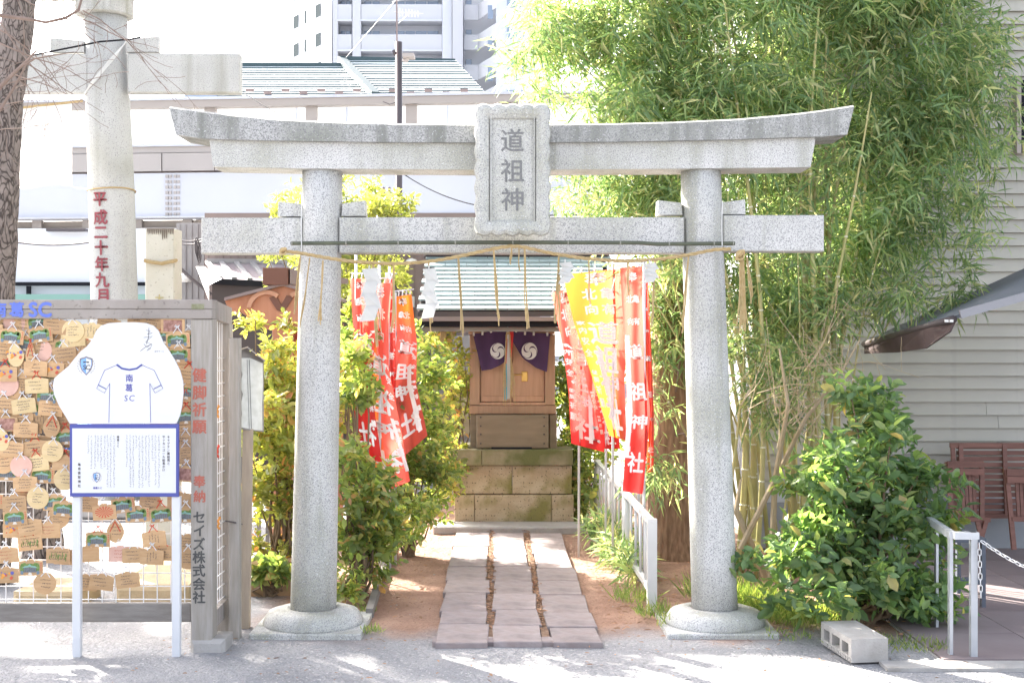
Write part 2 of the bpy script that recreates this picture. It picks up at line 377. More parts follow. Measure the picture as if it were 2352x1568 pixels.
def shrub(name, label, cat, blobs, base, ntw, nl, L, W, lm, nst=14, nobj=0, olm=None, broad=True, r0=.012, group=None, **kw):
    root = thing(name, label, cat, (base[0], base[1], 0), group); off = np.array([base[0], base[1], 0.])
    p, d, n, LL, WW, c = foliage(blobs, ntw, nl, L, W, broad, **kw)
    if nobj:
        # the nearest leaves are parts of their own
        order = np.argsort(p[:, 1]); front = order[:int(len(order)*.22)]; pick = NR.choice(front, nobj, replace=False)
        V, Fa = leaf_arrays(np.zeros((1, 3)), np.array([[0, 1., 0]]), np.array([[0, 0, 1.]]), np.array([1.]), np.array([W/L]), True)
        lme = np_mesh('leaf', V, Fa, 4, olm or lm)
        for i in pick:
            dd = Vector(d[i]).normalized(); nn = Vector(n[i]); s = dd.cross(nn).normalized(); nn = s.cross(dd)
            o = inst('leaf', lme, root, p[i]); o.rotation_euler = Matrix((s, dd, nn)).transposed().to_euler(); k = LL[i]*1.05; o.scale = (k, k, k)
        mask = np.ones(len(p), bool); mask[pick] = False; p, d, n, LL, WW = p[mask], d[mask], n[mask], LL[mask], WW[mask]
    V, Fa = leaf_arrays(p-off, d, n, LL, WW, broad)
    o = bpy.data.objects.new('foliage', np_mesh('foliage', V, Fa, Fa.shape[1], lm)); COL.objects.link(o); o.parent = root; o['kind'] = 'stuff'
    mb = MB(); idx = NR.choice(len(c), min(nst, len(c)), replace=False)
    stems(mb, (base[0], base[1], -.02), c[idx], r0, .003); mb.build('stem', STEM, root)
    return root

# ================================================================== SETTING
# ground: one sheet to the horizon, dense close by
gx = [-400, -150, -60, -30, -15, -9]+[-6+.16*i for i in range(76)]+[9, 15, 30, 60, 150, 400]
gy = [-60, -20, 0, 3]+[4.4+.13*i for i in range(78)]+[16, 20, 30, 60, 120, 300, 900]
def gh(x, y):
    if 4.4 < y < 14.6 and abs(x) < 6.2:
        return .010*mnoise.noise((x*.9, y*.9, 0))+.006*mnoise.noise((x*3.3, y*3.3, 4))-.012
    return -.012
gm = bpy.data.materials.new('packed_earth'); gm.use_nodes = True
def ground_mat(m):
    N = m.node_tree.nodes; Lk = m.node_tree.links; b = N['Principled BSDF']; b.inputs['Roughness'].default_value = .95
    b.inputs['Specular IOR Level'].default_value = .15
    tc = N.new('ShaderNodeTexCoord'); sep = N.new('ShaderNodeSeparateXYZ'); Lk.new(tc.outputs['Object'], sep.inputs[0])
    def nz(s, d=5):
        n = N.new('ShaderNodeTexNoise'); n.inputs['Scale'].default_value = s; n.inputs['Detail'].default_value = d; Lk.new(tc.outputs['Object'], n.inputs['Vector']); return n.outputs['Fac']
    def mth(op, a, bb=0, cc=None):
        x = N.new('ShaderNodeMath'); x.operation = op
        for i, v in enumerate((a, bb)):
            if hasattr(v, 'links'): Lk.new(v, x.inputs[i])
            else: x.inputs[i].default_value = v
        return x.outputs[0]
    def rng(v, lo, hi):
        r = N.new('ShaderNodeMapRange'); r.interpolation_type = 'SMOOTHSTEP'; r.inputs[1].default_value = lo; r.inputs[2].default_value = hi; Lk.new(v, r.inputs[0]); return r.outputs[0]
    def mix(f, a, c):
        x = N.new('ShaderNodeMix'); x.data_type = 'RGBA'
        if hasattr(f, 'links'): Lk.new(f, x.inputs[0])
        else: x.inputs[0].default_value = f
        for s_, v in ((x.inputs[6], a), (x.inputs[7], c)):
            if hasattr(v, 'links'): Lk.new(v, s_)
            else: s_.default_value = rgba(v)
        return x.outputs[2]
    wob = mth('MULTIPLY', mth('SUBTRACT', nz(2.2), .5), .9)
    yy = mth('ADD', sep.outputs[1], wob); xx = mth('ADD', sep.outputs[0], mth('MULTIPLY', wob, .5))
    soil = mth('MULTIPLY', rng(yy, 6.35, 6.85), mth('MULTIPLY', rng(xx, -1.5, -1.15), rng(mth('SUBTRACT', 13.0, yy), 0, 1)))
    sand = mix(rng(nz(3), .35, .65), (.25, .25, .26), (.31, .305, .31))
    sand = mix(rng(nz(.7, 6), .50, .68), sand, (.19, .19, .20)); sand = mix(rng(nz(120, 2), .55, .68), sand, (.17, .17, .175)); sand = mix(rng(nz(60, 2), .62, .70), sand, (.42, .41, .40))
    brown = mix(rng(nz(5), .35, .65), (.27, .165, .12), (.35, .225, .165)); brown = mix(rng(nz(70, 3), .56, .68), brown, (.20, .12, .085))
    col = mix(soil, sand, brown); Lk.new(col, b.inputs['Base Color'])
    bp = N.new('ShaderNodeBump'); bp.inputs['Strength'].default_value = 1; bp.inputs['Distance'].default_value = .018
    Lk.new(mth('ADD', nz(45, 6), mth('MULTIPLY', nz(9, 3), .8)), bp.inputs['Height']); Lk.new(bp.outputs[0], b.inputs['Normal'])
ground_mat(gm)
g = MB(); nx = len(gx)
g.add([(x, y, gh(x, y)) for y in gy for x in gx], [(j*nx+i, j*nx+i+1, (j+1)*nx+i+1, (j+1)*nx+i) for j in range(len(gy)-1) for i in range(nx-1)])
tag(g.build('ground', gm, smooth=True), kind='structure')

# stone path: three columns of slabs
tag(MB().bev(-.395, .43, 6.33, 6.44, -.02, .017, .006).build('path', PAVE), kind='structure')
PATH = bpy.data.objects['path']
def pathx(u, D): return .024-.0175*(D-6.43)+u
cols = [(-.402, -.148), (-.112, .128), (.166, .415)]
rows3 = [[1472, 1428, 1400, 1357, 1328, 1298, 1274, 1252, 1221], [1470, 1432, 1397, 1360, 1330, 1296, 1270, 1250, 1221], [1470, 1436, 1404, 1362, 1330, 1302, 1268, 1221]]
for (u0, u1), ys in zip(cols, rows3):
    for a, b in zip(ys[:-1], ys[1:]):
        D0, D1 = GD(a)-.02, GD(b)-.028; j = [random.uniform(-.012, .012) for _ in range(4)]; z = .020+random.uniform(-.003, .004)
        D0 *= .985; D1 *= .985
        xs = [pathx(u0, D0)+j[0], pathx(u1, D0)+j[1], pathx(u1, D1)+j[2], pathx(u0, D1)+j[3]]
        def lp(i, z): return [(xs[0]+i, D0+i, z), (xs[1]-i, D0+i, z), (xs[2]-i, D1-i, z), (xs[3]+i, D1-i, z)]
        MB().loft([lp(0, -.02), lp(0, z-.004), lp(.004, z)]).build('paving_stone', PAVE, PATH, origin=((xs[0]+xs[1])/2, (D0+D1)/2, z))
for u in (-.13, .147): MB().loft([[(pathx(u-.02, Dq), Dq, z_) for z_ in (-.02, .009)]+[(pathx(u+.02, Dq), Dq, z_) for z_ in (.009, -.02)] for Dq in (6.46, 10.0)]).build('soil_joint', mat('joint_soil', (.20, .12, .08), 1, (.30, .2, .14), 30, bump=.8, bscale=60), PATH)
tag(MB().bev(-.62, .62, 10.05, 10.36, -.02, .045, .01).build('step', CEMENT), kind='structure')
# terrace on the right
tm = MB().box(2.02, 6.5, 6.02, 9.3, -.03, -.004); T = tag(tm.build('terrace', CEMENT), kind='structure')
for i in range(8):
    for k in range(6):
        x0 = 2.03+i*.55; y0 = 6.03+k*.54
        MB().box(x0+.003, x0+.547, y0+.003, y0+.537, -.01, .004+random.uniform(0, .002)).build('tile', TERR, T, origin=(x0, y0, 0))
tag(MB().box(1.72, 6.5, 5.86, 6.0, -.03, .006).build('kerb', CEMENT), kind='structure')
# soil edging on the left of the path
tag(MB().bar((-.78, 7.0, .015), (-.92, 10.2, .015), .04, .05).build('edging_board', WOODD), 'low wooden edging board beside the left soil bed', 'edging')

# ---------------------------------------------------------------- apartment tower
DT = 120.
tw = thing('apartment_tower', 'pale blue-grey apartment tower with stacked balconies rising behind the overpass', 'building', (X(900, DT), DT, 0))
MB().prism([(760, 1000), (1064, 1000), (1064, -80), (760, -80)], DT+1.6, DT+18, DR=DT).build('wall', TOWERL, tw)
sw = MB(); a0 = P(762, 0, DT+1.7); b0 = Vector((X(664, DT+10), DT+10, 0))
sw.add([(a0.x, a0.y, 0), (b0.x, b0.y, 0), (b0.x, b0.y, 40), (a0.x, a0.y, 40)], [(0, 1, 2, 3)]); sw.add([(b0.x, b0.y, 0), (b0.x+9, b0.y+3, 0), (b0.x+9, b0.y+3, 40), (b0.x, b0.y, 40)], [(0, 1, 2, 3)])
sw.build('side_wall', TOWERW, tw)
dirn = (b0-Vector((a0.x, a0.y, 0))).normalized(); nrm = Vector((dirn.y, -dirn.x, 0)); nrm = nrm if nrm.y < 0 else -nrm
for fl in range(12):
    zf = Z(115, DT)-fl*2.82+2*2.82+.3
    if zf < 8 or zf > 38: continue
    for s_, wd in ((8.2, .9), (6.0, .3), (3.0, .9)):
        c = Vector((a0.x, a0.y, 0))+dirn*s_; c.z = zf+1.6
        M = Matrix((dirn, nrm, Vector((0, 0, 1)))).transposed()
        wo = MB().obox(c, (wd*1.3, .08, 1.3), M).build('window', WIND, tw); MB().obox(c-Vector((0, 0, .72)), (wd*1.3+.5, .22, .12), M).build('sill', TOWERL, wo)
for i, x in enumerate((765, 810, 1016)):
    wd = (11, 19, 22)[i]
    MB().prism([(x, 1000), (x+wd, 1000), (x+wd, -80), (x, -80)], DT-.15, DT+1.6, DR=DT).build('pilaster', TOWER if i < 2 else TOWERL, tw)
MB().prism([(1040, 1000), (1064, 1000), (1064, -80), (1040, -80)], DT-.9, DT+1.6, DR=DT).build('pilaster', TOWER, tw)
for fl in range(-1, 11):
    yb = 115+69*(fl-1)
    if yb > 420: continue
    for (xa, xb) in ((776, 808), (830, 1015)):
        MB().prism([(xa, yb), (xb, yb), (xb, yb-35), (xa, yb-35)], DT-.1, DT+.05, DR=DT).build('balcony_panel', TOWER, tw)
        MB().prism([(xa-1, yb+4), (xb+1, yb+4), (xb+1, yb), (xa-1, yb)], DT-.25, DT+1.6, DR=DT).build('balcony_slab', TOWERL, tw)
    for (xa, xb) in ((778, 800), (833, 868), (905, 950), (952, 1005)):
        wo = MB().prism([(xa, yb-4), (xb, yb-4), (xb, yb-52), (xa, yb-52)], DT+1.5, DT+1.62, DR=DT).build('window', TGLASS, tw)
        MB().prism([((xa+xb)/2-.7, yb-4), ((xa+xb)/2+.7, yb-4), ((xa+xb)/2+.7, yb-52), ((xa+xb)/2-.7, yb-52)], DT+1.42, DT+1.5, DR=DT).build('frame', TOWERL, wo)
    # right wing: railings that come forward towards the right
    for k, (xs, d0, d1) in enumerate((((1066, 1098), DT, DT), ((1098, 1141), DT, DT-4.6))):
        z0, z1 = Z(yb+0, DT), Z(yb-35, DT); p0 = (X(xs[0], d0), d0); p1 = (X(xs[1], d1), d1)
        MB().loft([[(p0[0], p0[1], z0), (p0[0], p0[1]+.2, z0), (p0[0], p0[1]+.2, z1), (p0[0], p0[1], z1)], [(p1[0], p1[1], z0), (p1[0], p1[1]+.2, z0), (p1[0], p1[1]+.2, z1), (p1[0], p1[1], z1)]]).build('balcony_panel', TOWER, tw)
    MB().prism([(1069, yb-36), (1082, yb-36), (1082, yb-55), (1069, yb-55)], DT+1.5, DT+1.62, DR=DT).build('window', TGLASS, tw)
    MB().prism([(1122, yb-50), (1134, yb-50), (1134, yb-80), (1122, yb-80)], DT-3.5, DT-3.4, DR=DT).build('window', TGLASS, tw)
    MB().prism([(1165, yb-60), (1200, yb-60), (1200, yb-85), (1165, yb-85)], DT-6.1, DT-6.0, DR=DT).build('window', TGLASS, tw)
MB().prism([(1064, 1000), (1260, 1000), (1260, -80), (1064, -80)], DT+1.7, DT+18, DR=DT).build('wing_wall', TOWERW, tw)
MB().prism([(1141, 1000), (1260, 1000), (1260, -80), (1141, -80)], DT-6, DT+1.5, DR=DT).build('wing_wall', TOWERL, tw)

# ---------------------------------------------------------------- green roofed house behind the overpass
DH = 46.
hs = thing('house', 'house with a dark green ribbed metal roof seen above the overpass railing', 'house', (X(800, DH), DH+3, 0))
MB().prism([(440, 1000), (1110, 1000), (1110, 224), (440, 224)], DH+.6, DH+9, DR=DH).build('wall', TOWERL, hs)
def slope(nm, xa_t, xb_t, xa_b, xb_b, yt, yb, n, Dt, Db):
    mb = MB()
    for i in range(n):
        t0, t1 = i/n, (i+1)/n
        def q(t): return (xa_t+(xa_b-xa_t)*t, xb_t+(xb_b-xb_t)*t, yt+(yb-yt)*t, Dt+(Db-Dt)*t)
        A, B = q(t0), q(t1)
        p0, p1 = P(A[0], A[2], A[3]), P(A[1], A[2], A[3]); p2, p3 = P(B[1], B[2], B[3]), P(B[0], B[2], B[3])
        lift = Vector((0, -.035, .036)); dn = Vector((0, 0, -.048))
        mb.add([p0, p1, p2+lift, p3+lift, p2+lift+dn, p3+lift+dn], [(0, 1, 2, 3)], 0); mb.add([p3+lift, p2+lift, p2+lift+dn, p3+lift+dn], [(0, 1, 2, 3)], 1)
    o = mb.build(nm, [ROOFG, ROOFE], hs); return o
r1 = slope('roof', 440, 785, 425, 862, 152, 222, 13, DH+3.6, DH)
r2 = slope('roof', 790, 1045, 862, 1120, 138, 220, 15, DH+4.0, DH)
MB().bar(P(500, 150, DH+3.6), P(786, 151, DH+3.6), .25, .16).build('ridge', ROOFE, r1)
MB().bar(P(783, 137, DH+4.0), P(1046, 143, DH+4.0), .3, .2).build('ridge', ROOFE, r2)
MB().bar(P(783, 140, DH+4.0), P(862, 222, DH-.1), .3, .35).build('valley', ROOFE, r2)
for i in range(15):
    x = 492+i*41; y = 208+(i % 2)*6
    if 850 < x < 870: continue
    MB().obox(P(x, y, DH+.1), (.28, .1, .1)).build('snow_guard', RIDGE, hs)
MB().prism([(428, 226), (500, 226), (512, 212), (432, 212)], DH-.3, DH-.2, DR=DH).build('gable_window', TGLASS, hs)
# ---------------------------------------------------------------- overpass
vi = thing('railway_overpass', 'pale steel railway overpass with frosted noise panels and a beige fascia', 'overpass', (X(600, 40), 40, 0))
def VP(x, y, dd=0):
    D = 40.8-(x-300)/820*1.05; return P(x, y, D)+Vector((0, dd, 0))
def vband(nm, xa, xb, y0, y1, m, t0=0, t1=.3, par=None):
    # the photo's lines fall very slightly to the left: y is given at x = 700
    k = 1.0
    def q(x, y, dd):
        D = 40.8-(x-300)/820*1.05; D7 = 40.8-400/820*1.05
        return Vector((X(x, D), D+dd, Z(y, D7)))
    L = [[q(x, y1, t0), q(x, y0, t0), q(x, y0, t1), q(x, y1, t1)] for x in (xa, xb)]
    return MB().loft(L).build(nm, m, par or vi)
XA, XB = -500, 1420
vband('top_rail', XA, XB, 228, 246, VIAF, -.25, .15); vband('top_rail', XA, XB, 223, 229, VIAW, -.3, .2)
for x in (-245, -15, 250, 484, 716, 945, 1175): 
    vband('mullion', x-13, x+13, 246, 330, VIAF, -.12, .1)
for x in range(-480, 1400, 116):
    vband('panel', x+3, x+113, 247, 327, GLASSW, .1, .13)
vband('lower_rail', XA, XB, 327, 333, VIAW, -.1, .2); vband('deck_edge', XA, XB, 333, 347, VIAP, 0, 6)
for x in range(-473, 1400, 121): vband('fascia_panel', x+1.2, x+119.8, 349, 390, VIAP, -.12, .1)
vband('backing', XA, XB, 347, 392, RIDGE, .12, .3)
vband('girder', XA, XB, 394, 497, VIAW, 0, .25); vband('girder_flange', XA, XB, 495, 499, VIAW, -.25, .5)
bp_ = vband('splice_plate', 378, 414, 394, 496, VIAW, -.04, 0)
bo = MB()
for i in range(4):
    for j in range(8):
        D = 40.6; c = Vector((X(383+i*8+(i > 1)*3, D), 40.8-(395-300)/820*1.05-.06, Z(402+j*12.5, 40.29))); bo.obox(c, (.09, .06, .09))
bo.build('bolts', VIAP, bp_)['kind'] = 'stuff'
vband('soffit_beam', XA, XB, 499, 521, VIAF, .6, 6); vband('bottom_chord', XA, XB, 518, 522, VIAP, .3, .7)
for x in range(-400, 1400, 116): vband('stiffener', x, x+22, 499, 518, VIAP, .35, .6)
MB().box(-22, -19.6, 40, 44, 0, 5.2).build('pier', CEMENT, vi); MB().box(10, 12.4, 40, 44, 0, 5.2).build('pier', CEMENT, vi)
# ---------------------------------------------------------------- white building and far left bits
wb = thing('white_building', 'bright white low building with a dark rail under the overpass', 'building', (-7, 24, 0))
MB().box(X(-500, 24), X(420, 24), 24, 28, 0, Z(525, 24)).build('wall', TOWERW, wb)
MB().box(X(-500, 23.9), X(345, 23.9), 23.86, 23.94, Z(656, 23.9), Z(648, 23.9)).build('rail', BLACK, wb)
for x in (-120, 62, 240): MB().box(X(x, 23.88), X(x+9, 23.88), 23.84, 23.9, Z(690, 23.9), Z(657, 23.9)).build('post', BLACK, wb)
MB().box(X(-500, 23.4), X(400, 23.4), 23.3, 23.9, Z(700, 23.4), Z(676, 23.4)).build('canopy', TEAL, wb)
MB().box(X(110, 23.9), X(200, 23.9), 23.8, 23.95, Z(532, 23.9), Z(526, 23.9)).build('lamp', POLE, wb)
bc = thing('storage_container', 'bright blue storage container seen through the plaque rack mesh', 'container', (-5, 15, 0))
MB().box(X(95, 15), X(180, 15), 15, 17, .0, Z(985, 15)).build('body', BLUEC, bc); MB().box(X(400, 15), X(440, 15), 15, 17, .0, Z(1030, 15)).build('body', BLUEC, bc)
for i in range(9): MB().box(X(97+i*9.6, 15), X(100+i*9.6, 15), 14.95, 15, .05, Z(990, 15)).build('rib', SKYBL, bc)
for i in range(4):
    MB().bar(P(97+i*20, 1110, 14.9), P(117+i*20, 1060, 14.9), .03, .03).build('lattice_bar', WIRE, bc); MB().bar(P(117+i*20, 1110, 14.88), P(97+i*20, 1060, 14.88), .03, .03).build('lattice_bar', WIRE, bc)
tag(MB().bev(X(-300, 11.), X(560, 11.), 10.8, 11.1, 0, .12, .02).build('stone_kerb_wall', CEMENT), 'low grey stone kerb behind the plaque rack', 'kerb')
tag(MB().bev(X(267, 7.3), X(437, 7.3), 7.25, 8.1, -.01, .12, .03).build('stone_slab', TROUGH), 'tan stone slab lying behind the plaque rack near its corner post', 'stone slab')
tag(MB().bev(X(20, 7.1), X(165, 7.1), 7.15, 7.6, -.01, .10, .02).build('stone_slab', TROUGH), 'low tan stone slab behind the left part of the plaque rack', 'stone slab')

# ---------------------------------------------------------------- grey house behind the shrine
gh_ = thing('metal_sided_house', 'grey-brown house with vertical metal siding behind the shrine', 'house', (-2, 15, 0))
D = 15.
MB().box(X(405, D), X(560, D), D, D+4, 0, Z(512, D)).build('wall', HOUSEG, gh_)
for i in range(11): MB().box(X(412+i*14, D), X(413.6+i*14, D), D-.02, D, 0, Z(515, D)).build('siding_rib', HOUSEG, gh_)
MB().box(X(470, 14.4), X(1240, 14.4), 14.4, 15.0, 0, Z(489, 14.4)).build('wall', HOUSEB, gh_)
for i in range(45): MB().box(X(478+i*17, 14.4), X(479.3+i*17, 14.4), 14.385, 14.4, 0, Z(505, 14.4)).build('siding_rib', HOUSEB, gh_)
MB().box(X(990, 14.3), X(1085, 14.3), 14.25, 14.38, 0, Z(770, 14.3)).build('shutter', HOUSEG, gh_)
MB().box(X(1000, 14.2), X(1036, 14.2), 14.15, 14.25, Z(1000, 14.2), Z(905, 14.2)).build('pale_door_panel', TROUGH, gh_)
MB().box(X(1040, 14.2), X(1078, 14.2), 14.15, 14.25, Z(1000, 14.2), Z(905, 14.2)).build('pale_door_panel', TROUGH, gh_)
for x in (870, 880, 893): MB().tube([P(x, 1000, 14.3), P(x, 430, 14.3)], .022, 8).build('downpipe', GALV if x == 870 else RIDGE, gh_, True)
for (x, y) in ((943, 575), (945, 603)): MB().lathe(P(x, y, 14.2), [(.0, .05), (.05, .035), (.075, 0), (.07, -.02), (0, -.02)], 14).build('vent_hood', OFFWH, gh_, True)
MB().obox(P(942, 693, 14.2), (.09, .1, .12)).build('meter_box', OFFWH, gh_)
MB().lathe(P(425, 640, 14.9), [(.0, .07), (.05, .05), (.08, 0), (.07, -.04), (0, -.04)], 14).build('vent_hood', OFFWH, gh_, True)
# canopy with battens
cp = MB(); a, b, c, d_ = P(476, 603, 14.3), P(720, 606, 14.3), P(760, 652, 13.4), P(505, 640, 13.4)
cp.add([a, b, c, d_], [(0, 1, 2, 3)]); cp.add([p-Vector((0, 0, .04)) for p in (a, b, c, d_)], [(3, 2, 1, 0)])
cpo = cp.build('canopy', HOUSEP, gh_)
for t in (0, .13, .27, .42, .57, .72): 
    MB().bar(a.lerp(b, t)+Vector((0, 0, .01)), d_.lerp(c, t)+Vector((0, 0, .01)), .05, .03).build('batten', HOUSEG, cpo)
MB().bar(a+Vector((0, 0, .02)), b+Vector((0, 0, .02)), .06, .05).build('batten', HOUSEG, cpo)
MB().bar(d_+Vector((-.1, 0, -.03)), c+Vector((0, 0, -.03)), .08, .06).build('gutter', BLACK, gh_)
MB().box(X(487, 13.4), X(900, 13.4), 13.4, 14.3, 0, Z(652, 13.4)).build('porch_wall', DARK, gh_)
ww = MB()
for dy, lo in ((0, 6), (4, 10)): ww.tube([P(x, 548+dy+lo*math.sin((x-395)/75*math.pi), 13.2) for x in range(395, 471, 5)], .008, 5)
for k in range(5): ww.tube([P(452+4*math.cos(t)+k*1.5, 565+20*math.sin(t)+k*5, 13.1) for t in np.linspace(0, 5.8, 12)], .006, 5)
ww.build('coiled_wire', POLE, gh_)
MB().tube([P(410, 612, 13.6), P(440, 640, 13.6), P(485, 676, 13.6)], .02, 6).build('conduit', POLE, gh_)
ff = MB(); ff.add([P(450, 612, 13.5), P(470, 612, 13.5), P(510, 640, 12.9), P(480, 655, 12.8), P(480, 690, 12.8)], [(0, 1, 2, 3), (0, 3, 4)]); ff.build('gutter_end', OFFWH, gh_)

# ---------------------------------------------------------------- dark pole with antenna
pl = thing('utility_pole', 'dark grey steel pole with lamp and antenna above the gate', 'pole', (X(916, 20), 20, 0))
MB().tube([P(917, 1050, 20), P(916, 97, 20)], .054, 14).build('pole', POLE, pl, True)
MB().tube([P(912, 130, 19.9), P(911, -30, 19.9)], .014, 6).build('mast', RIDGE, pl)
an = MB(); an.tube([P(905, 28, 19.9), P(972, 32, 19.9)], .007, 5)
for i in range(7): an.tube([P(918+i*7, 20+i*.7, 19.8), P(918+i*7, 38+i*.4, 20.1)], .005, 4)
an.tube([P(914, 55, 19.9), P(943, 28, 19.9)], .006, 4); an.tube([P(900, 5, 19.9), P(930, -3, 19.9)], .01, 4); an.build('antenna', OFFWH, pl)
lm = MB(); lm.obox(P(939, 130, 19.8), (.18, .25, .05)); lm.tube([P(926, 138, 19.9), P(934, 140, 19.85), P(938, 132, 19.8)], .03, 8); lm.build('lamp', VIAP, pl)
MB().tube([P(908, 125, 20), P(905, 118, 19.9)], .03, 8).build('bracket', POLE, pl)
MB().tube([P(908, 236, 19.9), P(895, 240, 19.7), P(880, 234, 19.6)], .008, 5).build('hook', POLE, pl)
def wire(label, pts, r, m=POLE):
    mb = MB(); mb.tube(pts, r, 5); return tag(mb.build('cable', m), label, 'cable')
def sag(a, b, s, n=14): return [Vector(a).lerp(Vector(b), i/n)-Vector((0, 0, s*4*(i/n)*(1-i/n))) for i in range(n+1)]
wire('thin dark cable from the pole down behind the nameplate', sag(P(920, 395, 20), P(1160, 480, 17), .12), .009, BLACK)
wire('thin cable sloping down above the left end of the gate', sag(P(548, 205, 25), P(655, 270, 22), .02), .008, BLACK)
wire('wavy dark cable under the overpass left of the big pillar', sag(P(-60, 533, 16), P(225, 553, 16), .10), .012)
wire('taut guy wire from the antenna mast to the green roof ridge', sag(P(910, 0, 20), P(795, 132, 40), 0), .006, OFFWH)

# ================================================================== BIG TORII ON THE LEFT
DB = 12.
bt = thing('large_stone_gate', 'tall pale concrete shrine gate pillar with dark red date carved down it', 'shrine gate', (X(265, DB), DB, 0))
bp = MB(); Lp = []
for (y, c, r) in ((1200, 272, 60), (690, 263, 53), (430, 256, 52), (215, 247, 50), (38, 243, 48.5)):
    cc = P(c, y, DB+.2); rr = r/F*DB; Lp.append([(cc.x+rr*math.cos(2*math.pi*k/28), cc.y+rr*math.sin(2*math.pi*k/28), cc.z) for k in range(28)])
bp.loft(Lp); bp.build('pillar', GRAN2, bt, True)
MB().lathe(P(240, 40, DB+.2), [(.25, 0), (.27, .01), (.27, .32), (.25, .33)], 28).build('capital', GRAN, bt)
MB().ladder([((-400, -90), (-400, -34)), ((300, -92), (300, -36)), ((382, -110), (368, -36))], DB-.1, DB+.5).build('top_beam', GRAN, bt)
MB().bev(X(-500, DB), X(197, DB), DB+.05, DB+.17, Z(211, DB), Z(121, DB), .012).build('tie_beam', GRAN2, bt)
MB().bev(X(289, DB), X(548, DB), DB+.05, DB+.17, Z(211, DB), Z(120, DB), .012).build('tie_beam', GRAN2, bt)
MB().ladder([((115, 87), (115, 120)), ((193, 94), (193, 120))], DB+.07, DB+.15).build('wedge', GRAN2, bt)
MB().ladder([((290, 91), (290, 119.6)), ((364, 83), (364, 119.6))], DB+.07, DB+.15).build('wedge', GRAN2, bt)
p2 = MB(); p2.lathe((X(265, DB)-5.2, DB+.2, 0), [(.25, 0), (.2, 4.55)], 24); p2.build('pillar', GRAN2, bt, True)
def cyl(u, v):
    c = 256+(v-430)*7/260; t = (u-11)/F*DB/.219; return Vector((X(c, DB+.2)+.226*math.sin(t), DB+.2-.228*math.cos(t), Z(v, DB)))
signs([(ch, 0, (458, 499, 534, 569, 606, 643, 680)[i], 33) for i, ch in enumerate('平成二十年九月')], cyl, REDD, bt, .035)

cord = MB(); cord.tube([(X(256, DB+.2)+.223*math.cos(t), DB+.2+.223*math.sin(t), Z(432+2*math.sin(t*2), DB)) for t in np.linspace(0, 6.28, 28)], .007, 5)
tag(cord.build('cord', ROPE), 'thin cord tied round the tall gate pillar above the red date', 'cord')
tr = MB()
for k in range(3): tr.tube([P(293-k*2, 90+k*4, DB-.05), P(262-k*4, 135, DB-.08), P(215-k*3, 190, DB-.08), P(192+k, 216, DB-.02)], .006, 5)
tag(tr.build('tie_rope', OFFWH), 'twisted white rope running diagonally across the tall gate pillar', 'rope')
bk = MB(); bk.tube([P(70, 128, 11.6), P(150, 112, 11.7), P(230, 96, 11.7), P(296, 91, 11.8), P(322, 86, 12)], .009, 5); tag(bk.build('cable', BLACK), 'black cable draped across the tall gate pillar', 'cable')
bn = thing('banner', 'blank white banner hanging between the left tree and the tall gate pillar', 'banner', (X(98, 11.6), 11.6, 0))
bm = MB(); nxb, nzb = 12, 14
bm.add([P(30+135*i/nxb, 246-(i/nxb)*8+(186+3*math.sin(i*.6))*j/nzb, 11.6+.03*math.sin(i*.9+j*.3)) for j in range(nzb+1) for i in range(nxb+1)], [(j*(nxb+1)+i, j*(nxb+1)+i+1, (j+1)*(nxb+1)+i+1, (j+1)*(nxb+1)+i) for j in range(nzb) for i in range(nxb)])
bm.build('cloth', PAPER, bn, True); MB().tube([P(10, 252, 11.58), P(190, 232, 11.58)], .012, 6).build('pole', ROPE, bn)
MB().tube([P(165, 428, 11.6), P(180, 432, 11.7), P(205, 433, 11.8)], .006, 5).build('tie', PAPER, bn)
# square stone post
sp = thing('square_stone_post', 'pale square stone post with a dark weathered top and straw tie', 'stone post', (X(368, 9.4), 9.4, 0))
MB().bev(X(333, 9.4), X(400, 9.4), 9.4, 9.62, 0, Z(525, 9.4), .008).build('shaft', mat('cream_stone', (.60, .57, .47), .9, (.64, .61, .52), 6, bump=.3, spots=[(50, .64, .7, (.4, .37, .3))]), sp)
stn = MB()
for i in range(13):
    x = 337+i*4.8; stn.add([P(x, 525, 9.395), P(x+5, 525, 9.395), P(x+3.5, 530+random.uniform(3, 10)+(14 if 6 < i < 10 else 0), 9.395), P(x+1.5, 530+random.uniform(2, 8)+(10 if 6 < i < 10 else 0), 9.395)], [(0, 1, 2, 3)])
stn.build('stain', mat('dark_stain', (.20, .165, .13), .9), sp)
MB().tube([P(331, 598, 9.37), P(350, 602, 9.37), P(372, 605, 9.36), P(404, 598, 9.37), P(405, 598, 9.6)], .014, 7).build('straw_tie', ROPE, sp)
s_ = MB(); letters(s_, [('大', 366, 686, 20)], lambda u, v: P(u, v, 9.394), .02); s_.build('lettering', mat('gilt_lettering', (.5, .42, .2), .7), sp)

